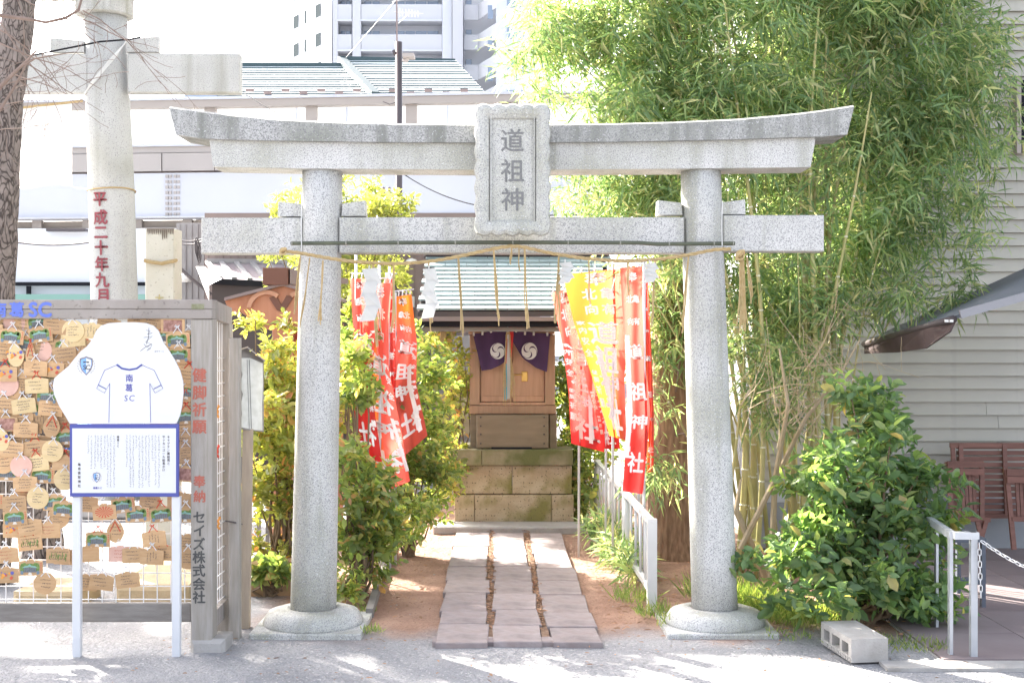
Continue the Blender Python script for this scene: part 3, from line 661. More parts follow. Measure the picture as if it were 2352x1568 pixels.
# ================================================================== TREES
def bark_trunk(path, radii, n=26, amp=.02, seed=0, per=10):
    mb = MB(); L = []; pts = []; rr = []
    for i in range(len(path)-1):
        for k in range(per):
            t = k/per; pts.append(Vector(path[i]).lerp(Vector(path[i+1]), t)); rr.append(radii[i]+(radii[i+1]-radii[i])*t)
    pts.append(Vector(path[-1])); rr.append(radii[-1])
    for i, p in enumerate(pts):
        l = []
        for k in range(n):
            a = 2*math.pi*k/n; q = Vector((math.cos(a), math.sin(a), 0))
            rad = rr[i]+amp*mnoise.noise((q.x*3+seed, q.y*3, p.z*2.2))+amp*.6*mnoise.noise((q.x*8, q.y*8+seed, p.z*7))
            l.append(p+q*rad)
        L.append(l)
    return mb.loft(L)
def plate_bark(name):
    m = bpy.data.materials.new(name); m.use_nodes = True; N = m.node_tree.nodes; Lk = m.node_tree.links; b = N['Principled BSDF']; b.inputs['Roughness'].default_value = .95
    tc = N.new('ShaderNodeTexCoord'); mp = N.new('ShaderNodeMapping'); mp.inputs['Scale'].default_value = (1, 1, .42); Lk.new(tc.outputs['Object'], mp.inputs[0])
    nz = N.new('ShaderNodeTexNoise'); nz.inputs['Scale'].default_value = 9; Lk.new(mp.outputs[0], nz.inputs['Vector'])
    ad = N.new('ShaderNodeMixRGB'); ad.inputs[0].default_value = .22; Lk.new(mp.outputs[0], ad.inputs[1]); Lk.new(nz.outputs['Color'], ad.inputs[2])
    v = N.new('ShaderNodeTexVoronoi'); v.feature = 'DISTANCE_TO_EDGE'; v.inputs['Scale'].default_value = 30; Lk.new(ad.outputs[0], v.inputs['Vector'])
    cr = N.new('ShaderNodeValToRGB'); cr.color_ramp.elements[0].position = .02; cr.color_ramp.elements[0].color = (.045, .035, .03, 1); cr.color_ramp.elements[1].position = .13; cr.color_ramp.elements[1].color = (.175, .145, .13, 1)
    Lk.new(v.outputs['Distance'], cr.inputs[0]); n2 = N.new('ShaderNodeTexNoise'); n2.inputs['Scale'].default_value = 30; Lk.new(tc.outputs['Object'], n2.inputs['Vector'])
    mx = N.new('ShaderNodeMix'); mx.data_type = 'RGBA'; mx.blend_type = 'OVERLAY'; mx.inputs[0].default_value = .6; Lk.new(cr.outputs[0], mx.inputs[6]); Lk.new(n2.outputs['Fac'], mx.inputs[7]); Lk.new(mx.outputs[2], b.inputs['Base Color'])
    bp = N.new('ShaderNodeBump'); bp.inputs['Strength'].default_value = 1; bp.inputs['Distance'].default_value = .02; Lk.new(cr.outputs[0], bp.inputs['Height']); Lk.new(bp.outputs[0], b.inputs['Normal'])
    return m
PLATE = plate_bark('plated_bark')
t1 = thing('tree', 'tree with thick dark plated bark at the left edge of the photo', 'tree', (X(-40, 8), 8, 0))
bark_trunk([(X(-40, 8), 8, -.05), (X(-12, 8), 8, Z(1000, 8)), (X(-2, 8), 8, Z(690, 8)), (X(8, 8), 8, Z(350, 8)), (X(32, 8), 8, Z(120, 8)), (X(41, 8), 8, Z(0, 8)), (X(50, 8), 8, 5.6)], [.16, .12, .092, .09, .092, .093, .07]).build('trunk', PLATE, t1, True)
def grow(mb, p, d, L, r, depth):
    pts = [Vector(p)]; dd = Vector(d).normalized(); n = 6
    for i in range(n):
        dd = (dd+Vector((random.uniform(-.22, .22), random.uniform(-.15, .15), random.uniform(-.2, .2)))).normalized(); pts.append(pts[-1]+dd*L/n)
    mb.tube(pts, [max(.0014, r*(1-.75*i/n)) for i in range(n+1)], 5)
    if depth > 0:
        for i in (1, 2, 3, 4, 5):
            if random.random() < .42:
                s = Vector((random.uniform(-1, 1), random.uniform(-.5, .5), random.uniform(-1, .9))).normalized()
                grow(mb, pts[i], (dd*.6+s), L*random.uniform(.4, .65), r*.45, depth-1)
br = MB(); br.tube([P(-60, 30, 7.2), P(0, 36, 7.2), P(70, 45, 7.2), P(105, 52, 7.2), P(150, 42, 7.2), P(180, 24, 7.2), P(190, -10, 7.2)], [.014, .012, .01, .009, .009, .008, .006], 6)
br.tube([P(-60, 290, 7), P(0, 200, 7), P(30, 170, 7), P(60, 142, 7), P(80, 120, 7), P(99, 101, 7)], [.014, .012, .010, .008, .005, .002], 6)
br.tube([P(55, 150, 7), P(80, 135, 7), P(120, 128, 7), P(170, 120, 7.1)], [.007, .005, .004, .002], 5)
br.tube([P(-10, 268, 7), P(30, 205, 7), P(60, 150, 7), P(72, 128, 7)], [.009, .007, .004, .002], 6)
for (x, y, dx, dz, L, r) in ((190, 45, .9, -.35, .45, .004), (150, 42, .5, -.6, .45, .004), (105, 50, -.3, -.9, .4, .004), (60, 145, .8, -.35, .5, .004), (30, 170, .9, -.25, .42, .004), (0, 100, .9, -.2, .6, .005),
                          (-20, 30, .8, -.9, .6, .006), (-20, 200, .9, .1, .45, .004), (-10, 300, .9, .25, .3, .003), (-20, 60, .95, -.5, .6, .005), (110, -5, .9, -.6, .35, .004), (190, 25, .9, -.5, .6, .004), (-10, 240, .9, -.05, .4, .003), (40, -10, .9, -.7, .5, .004)):
    grow(br, P(x, y, 7.1), (dx, .05, dz), L, r, 2)
br.build('branch', TWIG, t1)
SHADE_CROWN = leaf_mat('shade_crown_leaf', [(0, (.05, .09, .03)), (1, (.10, .16, .05))])  # leaves of the added, unseen crown that shades the foreground
p, d, n, LL, WW, cc = foliage([(-6.6, 12.2, 5.7, .7, .4, .3), (-7.5, 12.5, 5.9, 1.0, .6, .4), (-8.6, 12.3, 5.7, .9, .7, .5), (-5.7, 12.0, 5.5, .6, .3, .16), (-7.3, 13.4, 5.9, 1.1, .5, .4), (-3.9, 11.9, 5.6, .8, .05, .03), (-3.3, 12.5, 5.85, .9, .05, .03)], 900, 7, .12, .05, True, twl=.2, ncl=44, cr=(.10, .22))
V, Fa = leaf_arrays(p-np.array(t1.location), d, n, LL, WW, True)
o = bpy.data.objects.new('crown', np_mesh('crown', V, Fa, 4, SHADE_CROWN)); COL.objects.link(o); o.parent = t1; o['kind'] = 'stuff'  # out-of-view leaf clumps added only to cast dappled shade on the ground
lb = MB(); stems(lb, (X(50, 8.3), 8.3, 4.9), [(-6.4, 12.2, 5.7), (-7.5, 12.5, 5.9), (-8.6, 12.3, 5.7), (-5.7, 12.0, 5.5), (-3.4, 12.35, 5.8)], .06, .02, .1, 7); lb.build('branch', BARKG, t1)  # limbs added to carry the unseen shading clumps
hb = MB()
for k in range(9): grow(hb, (X(50, 8.3)+random.uniform(-.1, .1), 8.3, 4.6+k*.12), (random.uniform(-1, 1), random.uniform(-.6, 1), random.uniform(.5, 1.2)), random.uniform(1.2, 2.2), .035, 2)
hb.build('branch', TWIG, t1)
t2 = thing('tree', 'short pruned tree trunk with plated bark seen through the plaque rack mesh', 'tree', (X(97, 9), 9, 0))
bark_trunk([(X(97, 9), 9, -.05), (X(95, 9), 9, .7), (X(85, 9), 9, 1.62)], [.15, .11, .10]).build('trunk', PLATE, t2, True)
MB().tube([P(90, 1000, 9), P(112, 900, 8.9), P(118, 820, 8.9)], [.04, .03, .02], 8).build('branch', BARKG, t2)
t3 = thing('tree', 'thick brown tree trunk between the banners and the right gate pillar', 'tree', (X(1545, 9.0), 9.0, 0))
bark_trunk([(X(1560, 9), 9, -.05), (X(1548, 9), 9, Z(1230, 9)), (X(1545, 9), 9, Z(950, 9)), (X(1550, 9), 9, 2.2), (X(1600, 9), 9.2, 4.4)], [.24, .185, .165, .13, .05], amp=.035, seed=4).build('trunk', BARK, t3, True)
tn = MB()
for k in range(6): grow(tn, P(1550, 1000-k*90, 8.85), (random.uniform(-.8, .8), -.5, random.uniform(0, .6)), .6, .008, 1)
tn.build('branch', TWIG, t3)
YEL = leaf_mat('yellow_tree_leaf', [(0, (.16, .20, .04)), (.5, (.32, .34, .08)), (1, (.45, .42, .14))])  # yellow-green leaf colours, varied per leaf
def bl(x, y, D, rx, ry, rz): p = P(x, y, D); return (p.x, p.y, p.z, rx, ry, rz)
shrub('tree', 'round yellow-green clipped tree behind the left gate pillar', 'tree',
      [bl(800, 450, 12.5, .55, .5, .22), bl(700, 480, 12.5, .32, .4, .2), bl(900, 490, 12.5, .28, .4, .15), bl(760, 600, 12.5, .6, .5, .45), bl(850, 620, 12.5, .35, .4, .3)],
      (X(780, 12.5), 12.5), 1000, 7, .075, .03, YEL, 16, r0=.03, twl=.12, ncl=110, cr=(.08, .16))

# ---------------------------------------------------------------- bamboo
BAM = leaf_mat('bamboo_leaf', [(0, (.09, .165, .07)), (.45, (.155, .25, .095)), (.8, (.26, .33, .12)), (1, (.45, .41, .22))], rough=.5, trans=.52, tcol=2.0, tw=(1.05, 1.02, .72))
Db = 8.5
bc_ = thing('bamboo_clump', 'large leafy clump of bamboo with yellow-green culms right of the gate', 'bamboo', (X(1790, Db), Db, 0))
blobs = [bl(1340, 40, 8.3, .40, .5, .30), bl(1480, 60, 8.5, .55, .6, .42), bl(1720, 130, 8.5, .95, .8, .62), bl(2000, 130, 8.6, .72, .55, .66), bl(2150, 230, 8.5, .32, .4, .50),
         bl(1390, 240, 8.3, .40, .5, .34), bl(1620, 330, 8.4, .7, .7, .45), bl(1930, 400, 8.5, .68, .6, .5), bl(2080, 450, 8.4, .32, .4, .28), bl(1400, 440, 8.4, .34, .45, .20),
         bl(1560, 520, 8.5, .55, .6, .35), bl(1800, 600, 8.5, .60, .6, .40), bl(1970, 600, 8.5, .38, .5, .25), bl(1420, 660, 8.9, .30, .3, .32), bl(1520, 770, 8.7, .20, .3, .4),
         bl(1750, 740, 8.4, .36, .45, .24), bl(1880, 700, 8.3, .34, .4, .16), bl(1515, 920, 8.5, .12, .2, .2), bl(2200, 100, 8.8, .22, .3, .36), bl(1600, -80, 8.6, 1.0, .8, .5), bl(1950, -90, 8.6, .9, .8, .5)]
wisps = [bl(2220, 330, 8.4, .30, .3, .6), bl(2170, 560, 8.4, .38, .3, .22), bl(2110, 680, 8.3, .36, .3, .16), bl(1215, 120, 8.2, .16, .3, .4), bl(1230, 330, 8.3, .10, .3, .3), bl(1300, 590, 8.4, .18, .2, .06), bl(1500, 1080, 8.3, .12, .2, .25), bl(1720, 850, 8.1, .22, .15, .2), bl(1850, 830, 8.0, .25, .15, .16), bl(1790, 940, 8.0, .22, .12, .12)]
blobs = [(b[0], b[1], b[2], b[3], b[4]*.6, b[5]) for b in blobs]
A_ = [foliage(blobs, 9800, 7, .115, .0155, False, up=.15, droop=.45, twl=.30, spread=.75, ncl=760, cr=(.11, .27)), foliage(wisps, 820, 7, .115, .014, False, up=.0, droop=.4, twl=.30, spread=.75, ncl=62, cr=(.07, .16))]
p, d, n, LL, WW, cc = [np.concatenate([a[k] for a in A_]) for k in range(6)]
off = np.array(bc_.location); V, Fa = leaf_arrays(p-off, d, n, LL, WW, False)
o = bpy.data.objects.new('foliage', np_mesh('foliage', V, Fa, 3, BAM)); COL.objects.link(o); o.parent = bc_; o['kind'] = 'stuff'
tg = MB()
for i in NR.choice(len(cc), 420, replace=False):
    q = Vector(cc[i]); base = Vector((X(1790, Db)+(q.x-X(1790, Db))*.72, Db+(q.y-Db)*.5, q.z-.32)); tg.tube([base, base.lerp(q, .5)+Vector((0, 0, .05)), q, q+(q-base)*.25-Vector((0, 0, .05))], [.004, .003, .002, .0012], 3, cap=False)
o = tg.build('twig', CULM, bc_); o['kind'] = 'stuff'
for i in range(36):
    bx = random.uniform(1700, 1905) if i > 5 else random.uniform(1600, 1700); dd = random.uniform(8.1, 8.95); thick = random.random() < .4
    lean = (bx-1790)/110*random.uniform(.2, 1.0)+random.uniform(-.35, .35)
    r = random.uniform(.016, .023) if thick else random.uniform(.007, .012)
    H = random.uniform(2.6, 3.8) if thick else random.uniform(1.6, 2.8)
    base = Vector((X(bx, dd), dd, -.02)); N_ = 16; pts = []; rr = []; mbc = MB()
    def cp_(t): return base+Vector((lean*.55*t**2+.05*math.sin(t*5+i), random.uniform(-.0, .0)+.12*math.sin(i)*t, H*t))
    pts = [cp_(k/N_) for k in range(N_+1)]; rr = [r*(1-.7*(k/N_)**1.5) for k in range(N_+1)]
    mbc.tube(pts, rr, 7)
    step = random.uniform(.2, .27); z = random.uniform(.1, .25)
    while z < H*.9:
        q = cp_(z/H); rq = r*(1-.7*(z/H)**1.5); mbc.lathe(q, [(rq*1.0, -.006), (rq*1.25, 0), (rq*1.0, .006)], 7, m=1); z += step
    mbc.build('culm', [CULM, CULMR], bc_, True, origin=base)
# bare bushes in front of the culms
bb = thing('bare_bush', 'leafless twiggy bush with many fine pale stems before the bamboo', 'bush', (X(1760, 7.7), 7.7, 0))
tb = MB(); PALET = mat('pale_twig', (.40, .31, .18), .8, (.50, .40, .28), 10)
tb.tube([P(1700, 1260, 7.7), P(1740, 1180, 7.7), P(1850, 960, 7.7), P(1930, 860, 7.7), P(1975, 780, 7.7)], [.02, .018, .013, .008, .004], 7)
tb.tube([P(1770, 1330, 7.7), P(1780, 1100, 7.7), P(1810, 930, 7.6), P(1790, 800, 7.6)], [.02, .018, .013, .006], 7)
tb.tube([P(1760, 1330, 7.75), P(1690, 1170, 7.7), P(1702, 1100, 7.7)], [.022, .02, .006], 7)
for k in range(26):
    x = random.uniform(1700, 1960); y = random.uniform(830, 1040); grow(tb, P(x, y, 7.65), (random.uniform(-.5, .9), random.uniform(-.3, .3), random.uniform(.1, 1)), random.uniform(.3, .6), .004, 2)
tb.build('stem', PALET, bb)

# ================================================================== RIGHT HOUSE
DW = 9.3
rh = thing('siding_house', 'two-storey house with beige-grey lap siding on the right', 'house', (3.5, DW, 0))
MB().box(1.80, 9, DW+.03, DW+9, 0, 7.0).build('wall', FOUND, rh)
z = .40; i = 0
while z < 6.8:
    y0, y1 = DW-.012, DW+.012
    xj = random.choice((2.9, 3.5, 4.1, 4.7))+random.uniform(-.1, .1)
    for (xa, xb) in ((1.78, xj-.0015), (xj+.0015, 9)): MB().add([(xa, y0, z), (xb, y0, z), (xb, y1, z+.094), (xa, y1, z+.094), (xa, DW+.03, z), (xb, DW+.03, z), (xb, DW+.03, z+.094), (xa, DW+.03, z+.094)], [(0, 1, 2, 3), (0, 4, 5, 1), (3, 2, 6, 7), (0, 3, 7, 4)]).build('siding_board', SIDING, rh, origin=(xa, DW, z))
    z += .0945
MB().box(1.78, 9, DW-.02, DW+.03, .335, .396).build('base_trim', GALV, rh)
wn = MB().box(X(2336, DW), X(2352+260, DW), DW-.06, DW-.02, Z(352, DW), Z(188, DW)).build('window', BLACK, rh); MB().box(X(2326, DW), X(2336, DW), DW-.08, DW-.01, Z(356, DW), Z(184, DW)).build('frame', VIAF, wn)
MB().box(1.5, 9.4, DW-.5, DW+9.5, 7.0, 7.15).build('roof', ROOFE, rh)
MB().box(1.80, 9, DW-.015, DW+.03, .0, .333).build('foundation', FOUND, rh)

# awning
aw = thing('awning', 'dark retractable awning sloping down in front of the house wall', 'awning', (2.6, 7.8, 1.6))
A_, B_, C_, D_ = P(1985, 790, 8.7), P(2480, 565, 8.7), P(2480, 640, 7.0), P(2188, 735, 7.0)
am = MB(); th = Vector((0, 0, .02)); am.loft([[A_, B_, C_, D_], [A_+th, B_+th, C_+th, D_+th]]); am.build('canopy', AWN, aw)
vm = MB(); top = [P(2192, 736, 6.99), P(2120, 757, 7.4), P(2050, 777, 8.0), P(1985, 793, 8.69)]; bot = [P(2180, 762, 6.99), P(2125, 800, 7.4), P(2060, 809, 8.0), P(1985, 812, 8.69)]
vm.loft([[t, b, b+Vector((.012, 0, 0)), t+Vector((.012, 0, 0))] for t, b in zip(top, bot)]); vm.build('valance', AWNB, aw)
MB().tube([P(2190, 733, 6.98), P(1985, 790, 8.68)], .022, 8).build('front_bar', DARK, aw, True)
MB().bar(P(2205, 722, 6.95), P(2500, 640, 6.9), .02, .045).build('arm', ARM, aw)
MB().lathe((0, 0, 0), [(0, -.012), (.045, -.012), (.045, .012), (0, .012)], 18).build('bracket', ARM, aw, True)
o = [c for c in aw.children if c.name.startswith('bracket')][0]; o.location = P(2195, 722, 6.93)-Vector(aw.location); o.rotation_euler = (math.pi/2, 0, 0)
for dx in (0, 11): MB().box(X(2168+dx, 6.96), X(2176+dx, 6.96), 6.94, 6.95, Z(740, 6.96), Z(734, 6.96)).build('tag', OFFWH, aw)

# folded garden furniture
def folded_table(lx, ly, rx, ry, D, label, nsl=12, lean=.10):
    t = thing('folded_table', label, 'garden table', (X(lx, D), D, 0))
    def q(x, y, dd=0): p = P(x, y, D); p.y += dd+lean*(p.z); return p
    for x in (lx+3, rx-12): MB().bar(q(x+4, ly), q(x+4, ry+70), .028, .02, up=(0, 1, 0)).build('leg', CHAIRW, t)
    for i in range(nsl):
        y = ly+8+(ry-ly-14)*i/(nsl-1); MB().bar(q(lx+16, y, .01), q(rx-14, y, .01), .012, (ry-ly)/nsl/F*D*.72).build('slat', CHAIRW, t)
    for x in (lx+24, (lx+rx)/2+10, rx-22): MB().bar(q(x, ly+2, -.012), q(x, ry, -.012), .03, .016, up=(0, 1, 0)).build('batten', CHAIRW, t)
    MB().bar(q(lx, ly+4, -.004), q(rx, ly+4, -.004), .02, .035).build('rail', CHAIRW, t); MB().bar(q(lx, ry, -.02), q(rx, ry, -.02), .02, .03).build('rail', CHAIRW, t)
    for x in (lx+30, (lx+rx)/2+42): MB().bar(q(x, 1123, -.03), q(x, 1141, -.03), .02, .01, up=(0, 1, 0)).build('hinge', OFFWH, t)
    return t
folded_table(2190, 1020, 2420, 1185, 8.95, 'folded red-brown slatted garden table leaning against the siding wall', 12)
def folded_chair(x0, y0, x1, y1, D, label):
    t = thing('folded_chair', label, 'garden chair', (X((x0+x1)/2, D), D, 0))
    def q(x, y, dd=0): p = P(x, y, D); p.y += dd+.08*p.z; return p
    MB().bar(q(x0, y0), q(x0+12, y1), .03, .025, up=(0, 1, 0)).build('leg', CHAIRW, t); MB().bar(q(x1, y0), q(x1-6, y1), .03, .025, up=(0, 1, 0)).build('leg', CHAIRW, t)
    for dy in (5, 22): MB().bar(q(x0-2, y0+dy, -.02), q(x1, y0+dy, -.02), .02, .042).build('back_slat', CHAIRW, t)
    for k in range(5): MB().bar(q(x0+26+k*9, y0+30, .02), q(x0+28+k*9, y1-70, .02), .022, .015, up=(0, 1, 0)).build('slat', CHAIRW, t)
    MB().bar(q(x0+8, y1-70, -.01), q(x1+14, y1-68, -.01), .02, .03).build('stretcher', CHAIRW, t)
    MB().bar(q(x1-18, y1-66, -.03), q(x1-4, y1+2, -.03), .028, .02, up=(0, 1, 0)).build('rear_leg', CHAIRW, t); MB().bar(q(x1+2, y1-66, -.03), q(x1-18, y1-4, -.03), .028, .02, up=(0, 1, 0)).build('rear_leg', CHAIRW, t)
folded_chair(2182, 1062, 2262, 1262, 8.6, 'folded brown wooden chair with two broad back slats, left end of the stack')
folded_chair(2318, 1080, 2400, 1262, 8.55, 'folded brown wooden chair at the right edge of the photo')
bh = thing('bench', 'low slate-grey slatted bench behind the metal rail', 'bench', (X(2200, 7.4), 7.4, 0))
for k in range(5): MB().box(X(2120, 7.4), X(2236, 7.4), 7.2+k*.09, 7.27+k*.09, .37, .395).build('seat_slat', BENCHM, bh)
for (x, y) in ((2226, 7.2), (2130, 7.2), (2226, 7.6), (2130, 7.6)): MB().box(X(x, 7.4), X(x+9, 7.4), y, y+.03, 0.004, .37).build('leg', BENCHM, bh)
MB().box(X(2135, 7.4), X(2226, 7.4), 7.21, 7.24, .13, .17).build('stretcher', BENCHM, bh)

# metal rail and chain
mr = thing('metal_handrail', 'short galvanised angle-iron handrail at the edge of the terrace', 'handrail', (X(2236, 6.1), 6.1, 0))
MB().box(X(2229, 6.08), X(2244, 6.08), 6.07, 6.10, 0, Z(1221, 6.08)).build('post', GALV, mr); MB().box(X(2178, 6.13), X(2186, 6.13), 6.11, 6.14, 0, Z(1226, 6.1)).build('post', GALV, mr)
MB().box(X(2190, 6.08), X(2246, 6.08), 6.06, 6.10, Z(1237, 6.08), Z(1221, 6.08)).build('rail', GALV, mr)
MB().bar(P(2188, 1229, 6.1), P(2132, 1192, 6.75)-Vector((0, 0, 0)), .03, .035).build('rail', GALV, mr)
MB().box(X(2150, 6.7), X(2156, 6.7), 6.7, 6.73, 0, Z(1200, 6.7)).build('post', GALV, mr)
lk = MB(); lk.tube([(.0075*math.cos(t), 0, .011*math.sin(t)+(.006 if math.sin(t) > 0 else -.006)) for t in np.linspace(0, 2*math.pi, 13)], .0026, 6, cap=False)
lme = lk.mesh('link', WMETAL, smooth=True)
def chain(label, pts):
    c = thing('chain', label, 'chain', pts[0]); d = 0; pos = []
    for a, b in zip(pts[:-1], pts[1:]):
        a, b = Vector(a), Vector(b); L = (b-a).length; s = -d
        while s+.0285 < L: s += .0285; pos.append((a.lerp(b, s/L), (b-a).normalized()))
        d = L-s
    for i, (p, t) in enumerate(pos):
        q = t.to_track_quat('Z', 'Y').to_matrix()@Matrix.Rotation(math.pi/2*(i % 2)+.3, 3, 'Z'); o = inst('link', lme, c, p); o.rotation_euler = q.to_euler()
chain('white chain end hanging straight down from the handrail post', [P(2249, 1240, 6.05), P(2253, 1365, 6.05)])
chain('white chain sagging away from the handrail to the right edge', [P(2249, 1238, 6.05)]+[P(2249+x, 1238+70*(x/120)-(x/120)*(1-x/120)*-20, 6.05-.002*x) for x in (30, 60, 90, 120, 160)])
# concrete block with three holes
cb = thing('concrete_block', 'hollow concrete block with three holes lying at the shrub foot', 'concrete block', (1.66, 6.1, 0))
ang = math.radians(7); Mz = Matrix.Rotation(ang, 3, 'Z')
def cbx(mb, x0, x1, y0, y1, z0, z1): mb.obox(Vector((1.585, 5.98, 0))+Mz@Vector(((x0+x1)/2, (y0+y1)/2, (z0+z1)/2)), (x1-x0, y1-y0, z1-z0), Mz)
c_ = MB(); cbx(c_, 0, .18, 0, .39, 0, .028); cbx(c_, 0, .18, 0, .39, .082, .11)
for (a, b) in ((0, .035), (.115, .145), (.245, .275), (.355, .39)): cbx(c_, .0, .18, a, b, .028, .082)
c_.build('body', CEMENT, cb)
r_ = MB()
for k in range(13): cbx(r_, -.004, 0, .01+k*.029, .028+k*.029, .004, .02)
r_.build('ribs', CEMENT, cb)['kind'] = 'stuff'

# ================================================================== SHRINE
sh = thing('small_shrine', 'small wooden shrine on a mossy stone base under a patina roof', 'shrine', (0, 10.6, 0))
D = 10.4
def blk(xa, xb, ya, yb, m, D0=D, D1=None, b=.005, par=None):
    return MB().bev(X(xa, D), X(xb, D), D0, D1 or D0+.7, Z(yb, D), Z(ya, D), b).build('stone', m, par or sh, origin=(X(xa, D), D0, Z(yb, D)))
for xs, ya, yb, ins in (((1046, 1176.5, 1314), 1069, 1134.5, .02), ((1044, 1090, 1267, 1318), 1136, 1209, .0)):
    for a, b in zip(xs[:-1], xs[1:]): blk(a+.4, b-.4, ya, yb, SANDST, D+ins)
for a, b in zip((1038, 1107), (1107, 1316)):
    if b > a: blk(a, b-.6, 1031, 1067, SANDCAP, D-.05, D+.72)
D = 10.5
def wd(nm, xa, xb, ya, yb, m, t=.03, dd=0, par=None, b=.004): return MB().bev(X(xa, D), X(xb, D), D+dd, D+dd+t, Z(yb, D), Z(ya, D), b).build(nm, m, par or sh)
MB().box(X(1084, D), X(1270, D), D+.06, D+.52, Z(1030, D), Z(745, D)).build('cabinet', SHWOOD, sh)
for xa in (1079, 1252): wd('post', xa, xa+23, 768, 930, SHWOOD, .07)
for xa in (1080, 1262): wd('lower_post', xa, xa+17, 951, 1030, SHWOODG, .07)
wd('lintel', 1076, 1274, 744, 767, SHWOOD2, .08, -.015); wd('sill', 1078, 1277, 931, 950, SHWOOD, .09, -.02); wd('inner_sill', 1101, 1253, 924, 930.6, SHWOOD2, .05)
for (a, b) in ((1103, 1176), (1177, 1251)):
    dr = wd('door', a, b, 768, 923.5, SHWOOD2, .025, .03)
    wd('rail', a+1, b-1, 909, 923, SHWOOD2, .01, .021, dr)
lk_ = wd('lock_plate', 1198, 1212, 853, 876, GOLD, .01, .02); wd('bolt', 1178, 1201, 859, 862, GOLD, .01, .008)
ob = wd('offering_box', 1095, 1259, 951, 1027, SHWOODG, .12, -.10, b=.006)
for (x, y) in ((1104, 958), (1250, 958), (1104, 978), (1250, 978), (1250, 997), (1104, 997), (1104, 1018), (1250, 1018)): MB().lathe(P(x, y, D-.104), [(0, .006), (.006, .006), (.006, -.006), (0, -.006)], 8).build('nail', DARK, ob)
MB().box(X(1129, D), X(1221, D), D-.105, D-.09, Z(1030, D), Z(1024, D)).build('slot', BLACK, sh)
# roof
zE, zR = Z(712, 9.9), 2.235; yE, yR = 9.9, 11.0; xL, xR = X(957, 9.9), .80

rf = MB().loft([[(xL+.01, yE, zE-.012), (xL+.01, yR, zR-.012), (xL+.01, yR, zR-.05), (xL+.01, yE, zE-.05)], [(xR, yE, zE-.012), (xR, yR, zR-.012), (xR, yR, zR-.05), (xR, yE, zE-.05)]]).build('roof', DARK, sh)
MB().loft([[(xL+.01, yR+.001, zR-.012), (xL+.01, yR+.7, zR-.36), (xL+.01, yR+.7, zR-.4), (xL+.01, yR+.001, zR-.05)], [(xR, yR+.001, zR-.012), (xR, yR+.7, zR-.36), (xR, yR+.7, zR-.4), (xR, yR+.001, zR-.05)]]).build('back_roof', PATINA, sh)
nr = 13; sl = Vector((0, yR-yE, zR-zE)); slL = sl.length; ang = math.atan2(sl.z, sl.y)
swd = .176; sme = MB(); hh = slL/nr
sme.loft([[(-swd/2+.002, 0, .0), (swd/2-.002, 0, .0), (swd/2-.002, 0, .016), (-swd/2+.002, 0, .016)], [(-swd/2+.002, hh*1.12, -.006), (swd/2-.002, hh*1.12, -.006), (swd/2-.002, hh*1.12, .004), (-swd/2+.002, hh*1.12, .004)]]); sme = sme.mesh('shingle', PATINA)
for r in range(nr):
    k = 0; x = xL+swd/2-(swd/2 if r % 2 else 0)
    while x < xR+.02:
        if x > xL+.04:
            o = inst('shingle', sme, rf, (x, yE+sl.y*r/nr, zE+sl.z*r/nr)); o.rotation_euler = (ang, 0, 0)
        x += swd
MB().bev(xL-.02, xR+.03, yR-.07, yR+.07, zR-.02, zR+.09, .02).build('ridge', DARK, rf)
MB().box(xL, xR, yE+.0, yE+.05, zE-.085, zE-.052).build('fascia', HOUSEB, sh); MB().box(xL, xR, yE+.06, yE+.10, zE-.13, zE-.087).build('gutter', BLACK, sh)
MB().box(xL+.02, xR, yE+.11, yE+.14, zE-.165, zE-.131).build('eave_beam', WOODD, sh)
MB().box(xL+.05, xR-.05, yE+.15, 10.98, zE-.10, zE-.055).build('soffit', DARK, sh)
for x in (X(1026, 11), X(1300, 11)): MB().box(x, x+.05, 10.95, 11.0, .3, zE-.1).build('rear_post', WOODD, sh)
for x in (-.36, .3): MB().box(x, x+.05, 10.2, 10.95, zE-.145, zE-.101).build('bracket', SHWOOD, sh)
# curtain
def curtain_half(par, pts_top, pts_bot, D0, flip):
    nu, nv = 16, 10; mb = MB()
    def fn(u, v):
        i = u*(len(pts_top)-1); a = min(int(i), len(pts_top)-2); t = i-a
        tx = pts_top[a][0]+(pts_top[a+1][0]-pts_top[a][0])*t; ty = pts_top[a][1]+(pts_top[a+1][1]-pts_top[a][1])*t
        bx = pts_bot[a][0]+(pts_bot[a+1][0]-pts_bot[a][0])*t; by = pts_bot[a][1]+(pts_bot[a+1][1]-pts_bot[a][1])*t
        return P(tx+(bx-tx)*v, ty+(by-ty)*v, D0-.010*math.sin(u*11+v*2)*(.3+v))
    mb.add([fn(i/nu, j/nv) for j in range(nv+1) for i in range(nu+1)], [(j*(nu+1)+i, j*(nu+1)+i+1, (j+1)*(nu+1)+i+1, (j+1)*(nu+1)+i) for j in range(nv) for i in range(nu)])
    return mb.build('cloth', PURPLE, par, True), fn
cu = thing('shrine_curtain', 'purple curtain with round white comma crests on the shrine doors', 'curtain', (0, 10.45, 1.55))
D0 = 10.44
c1, f1 = curtain_half(cu, [(1086, 766), (1110, 764), (1135, 758), (1168, 750)], [(1106, 851), (1128, 848), (1150, 838), (1172, 820)], D0, 0)
c2, f2 = curtain_half(cu, [(1168, 750), (1195, 757), (1225, 764), (1264, 766)], [(1172, 775), (1200, 822), (1232, 845), (1256, 854)], D0, 0)
